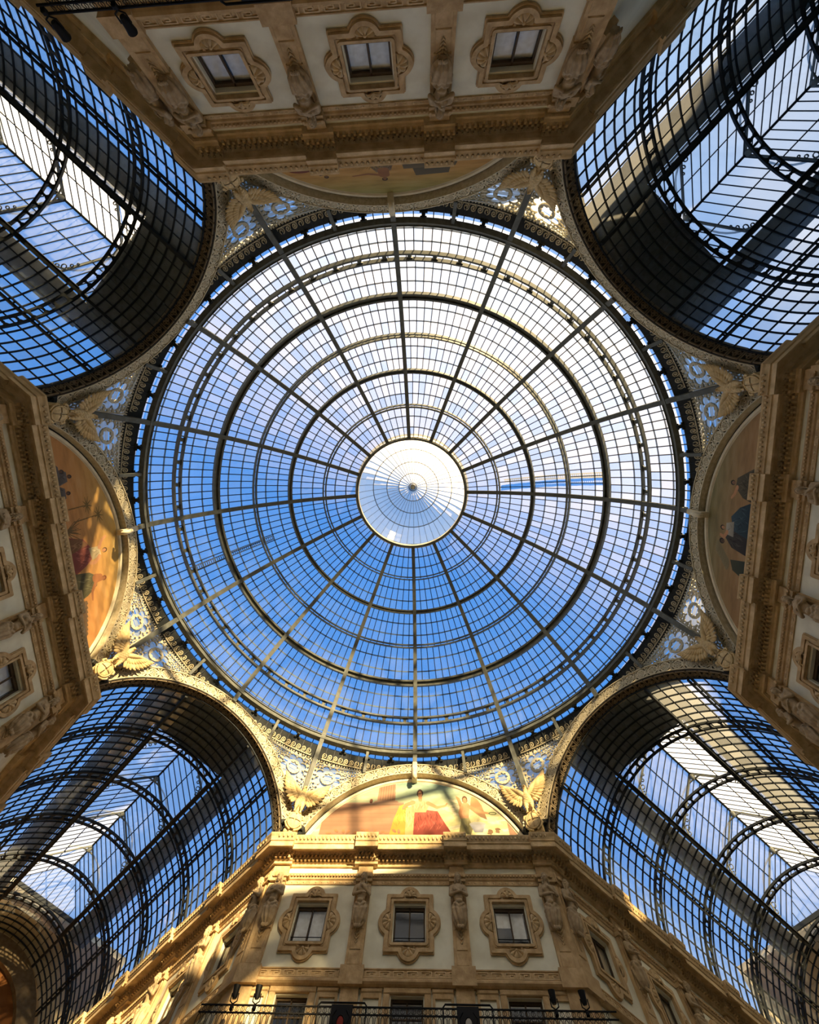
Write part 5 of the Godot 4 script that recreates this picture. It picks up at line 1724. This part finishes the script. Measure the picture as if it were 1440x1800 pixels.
		var en := thing("wall_end_%s" % ["near_left", "near_right", "far_right", "far_left"][[14, 2, 6, 10].find(k)], "shaded end wall closing the %s under its last arch" % ARM[k], "wall", face(k, 0, 0, S_END + 0.1), "", "structure")
		part("plaster", ew, M.ochre, en)
		part("house_over_the_end", rf, M.outer, en)
		var lu := MB.new()
		lu.sweep(arc_frames(5.9, -90, 90, 40, 0.1, 20.6), rect2(-0.6, -0.1, 0.6, 0.5))
		part("arch_band", lu, M.coffer, en)
		var lp := MB.new()
		for i in 24: lp.tri(Vector3(0, 20.6, 0.12), Vector3(5.3 * cos(PI * i / 24), 20.6 + 5.3 * sin(PI * i / 24), 0.12), Vector3(5.3 * cos(PI * (i + 1) / 24), 20.6 + 5.3 * sin(PI * (i + 1) / 24), 0.12))
		part("painted_lunette", lp, M.end_mural, en)
	# vaults
	for k in [2, 6, 10, 14]: build_vault(k, "iron and glass barrel vault of the " + ARM[k])
	build_dome()
	for k in range(0, 16, 2): build_arch(k, "pierced iron arch with round rosettes over " + (SPOT[k] if SPOT.has(k) else "the mouth of the " + ARM[k]))
	build_mural(0, "painted lunette of a seated figure in red and yellow robes beside a winged youth")
	build_mural(4, "painted lunette with dark and blue robed figures on a brown ground")
	build_mural(8, "upside-down lunette painting, olive sky with a half-clad figure")
	build_mural(12, "golden painted lunette with palm trees and robed figures")
	var lat := make_lattice()
	var eagle := make_eagle()
	for i in 8:
		var k := i * 2 + 1
		var nm: String = "%s and the %s" % [SPOT[[0, 4, 4, 8, 8, 12, 12, 0][i]], ARM[[2, 2, 6, 6, 10, 10, 14, 14][i]]]
		var o := thing("pierced_spandrel", "star-pierced spandrel between " + nm, "spandrel", face(k), "pierced spandrels under the dome")
		part("pierced_panel", lat[0], M.lattice, o); part("pierced_panel", lat[1], M.lattice, o)
		part("clouded_pane", lat[2], M.panel_glass, o); part("clouded_pane", lat[3], M.panel_glass, o)
		var at := face(k, 0, 23.62, 18.95)
		var label := "eagle over cross-marked shield between " + nm
		if i == 0: eagle.transform = at; eagle.set_meta("label", label)
		else: twin(eagle, "eagle_sculpture", label, at)
	for q in [[0, -6.75, "left one of the pair at the bottom balcony's left end"], [0, -5.85, "right one of the pair at the bottom balcony's left end"], [0, 5.75, "left one of the pair at the bottom balcony's right end"], [0, 6.9, "right one of the pair at the bottom balcony's right end"], [8, 7.9, "nearest the top left corner"], [8, 6.05, "second from the top left corner"]]:
		build_floodlight(face(q[0], 0, 0, 17.6) * Transform3D(Basis(), Vector3(q[1], 14.15, 1.3)) * Transform3D(Basis.from_scale(Vector3.ONE * 0.85), Vector3.ZERO), "black rail floodlight, " + q[2])
	for q in [[0, 27.0, "behind the bottom facade"], [4, 26.6, "behind the right-hand facade"], [8, 28.8, "behind the facade at the top"], [12, 27.0, "behind the left-hand facade"]]:
		build_block(q[0], q[1], "cream attic storey with tiled roof " + q[2])
	build_ladder(12.62, 62, 40, "dark service ladder on the outside of the blue left side of the dome")
	build_ladder(4.3, 52, 26, "dark service ladder on the outside of the white right side of the dome")
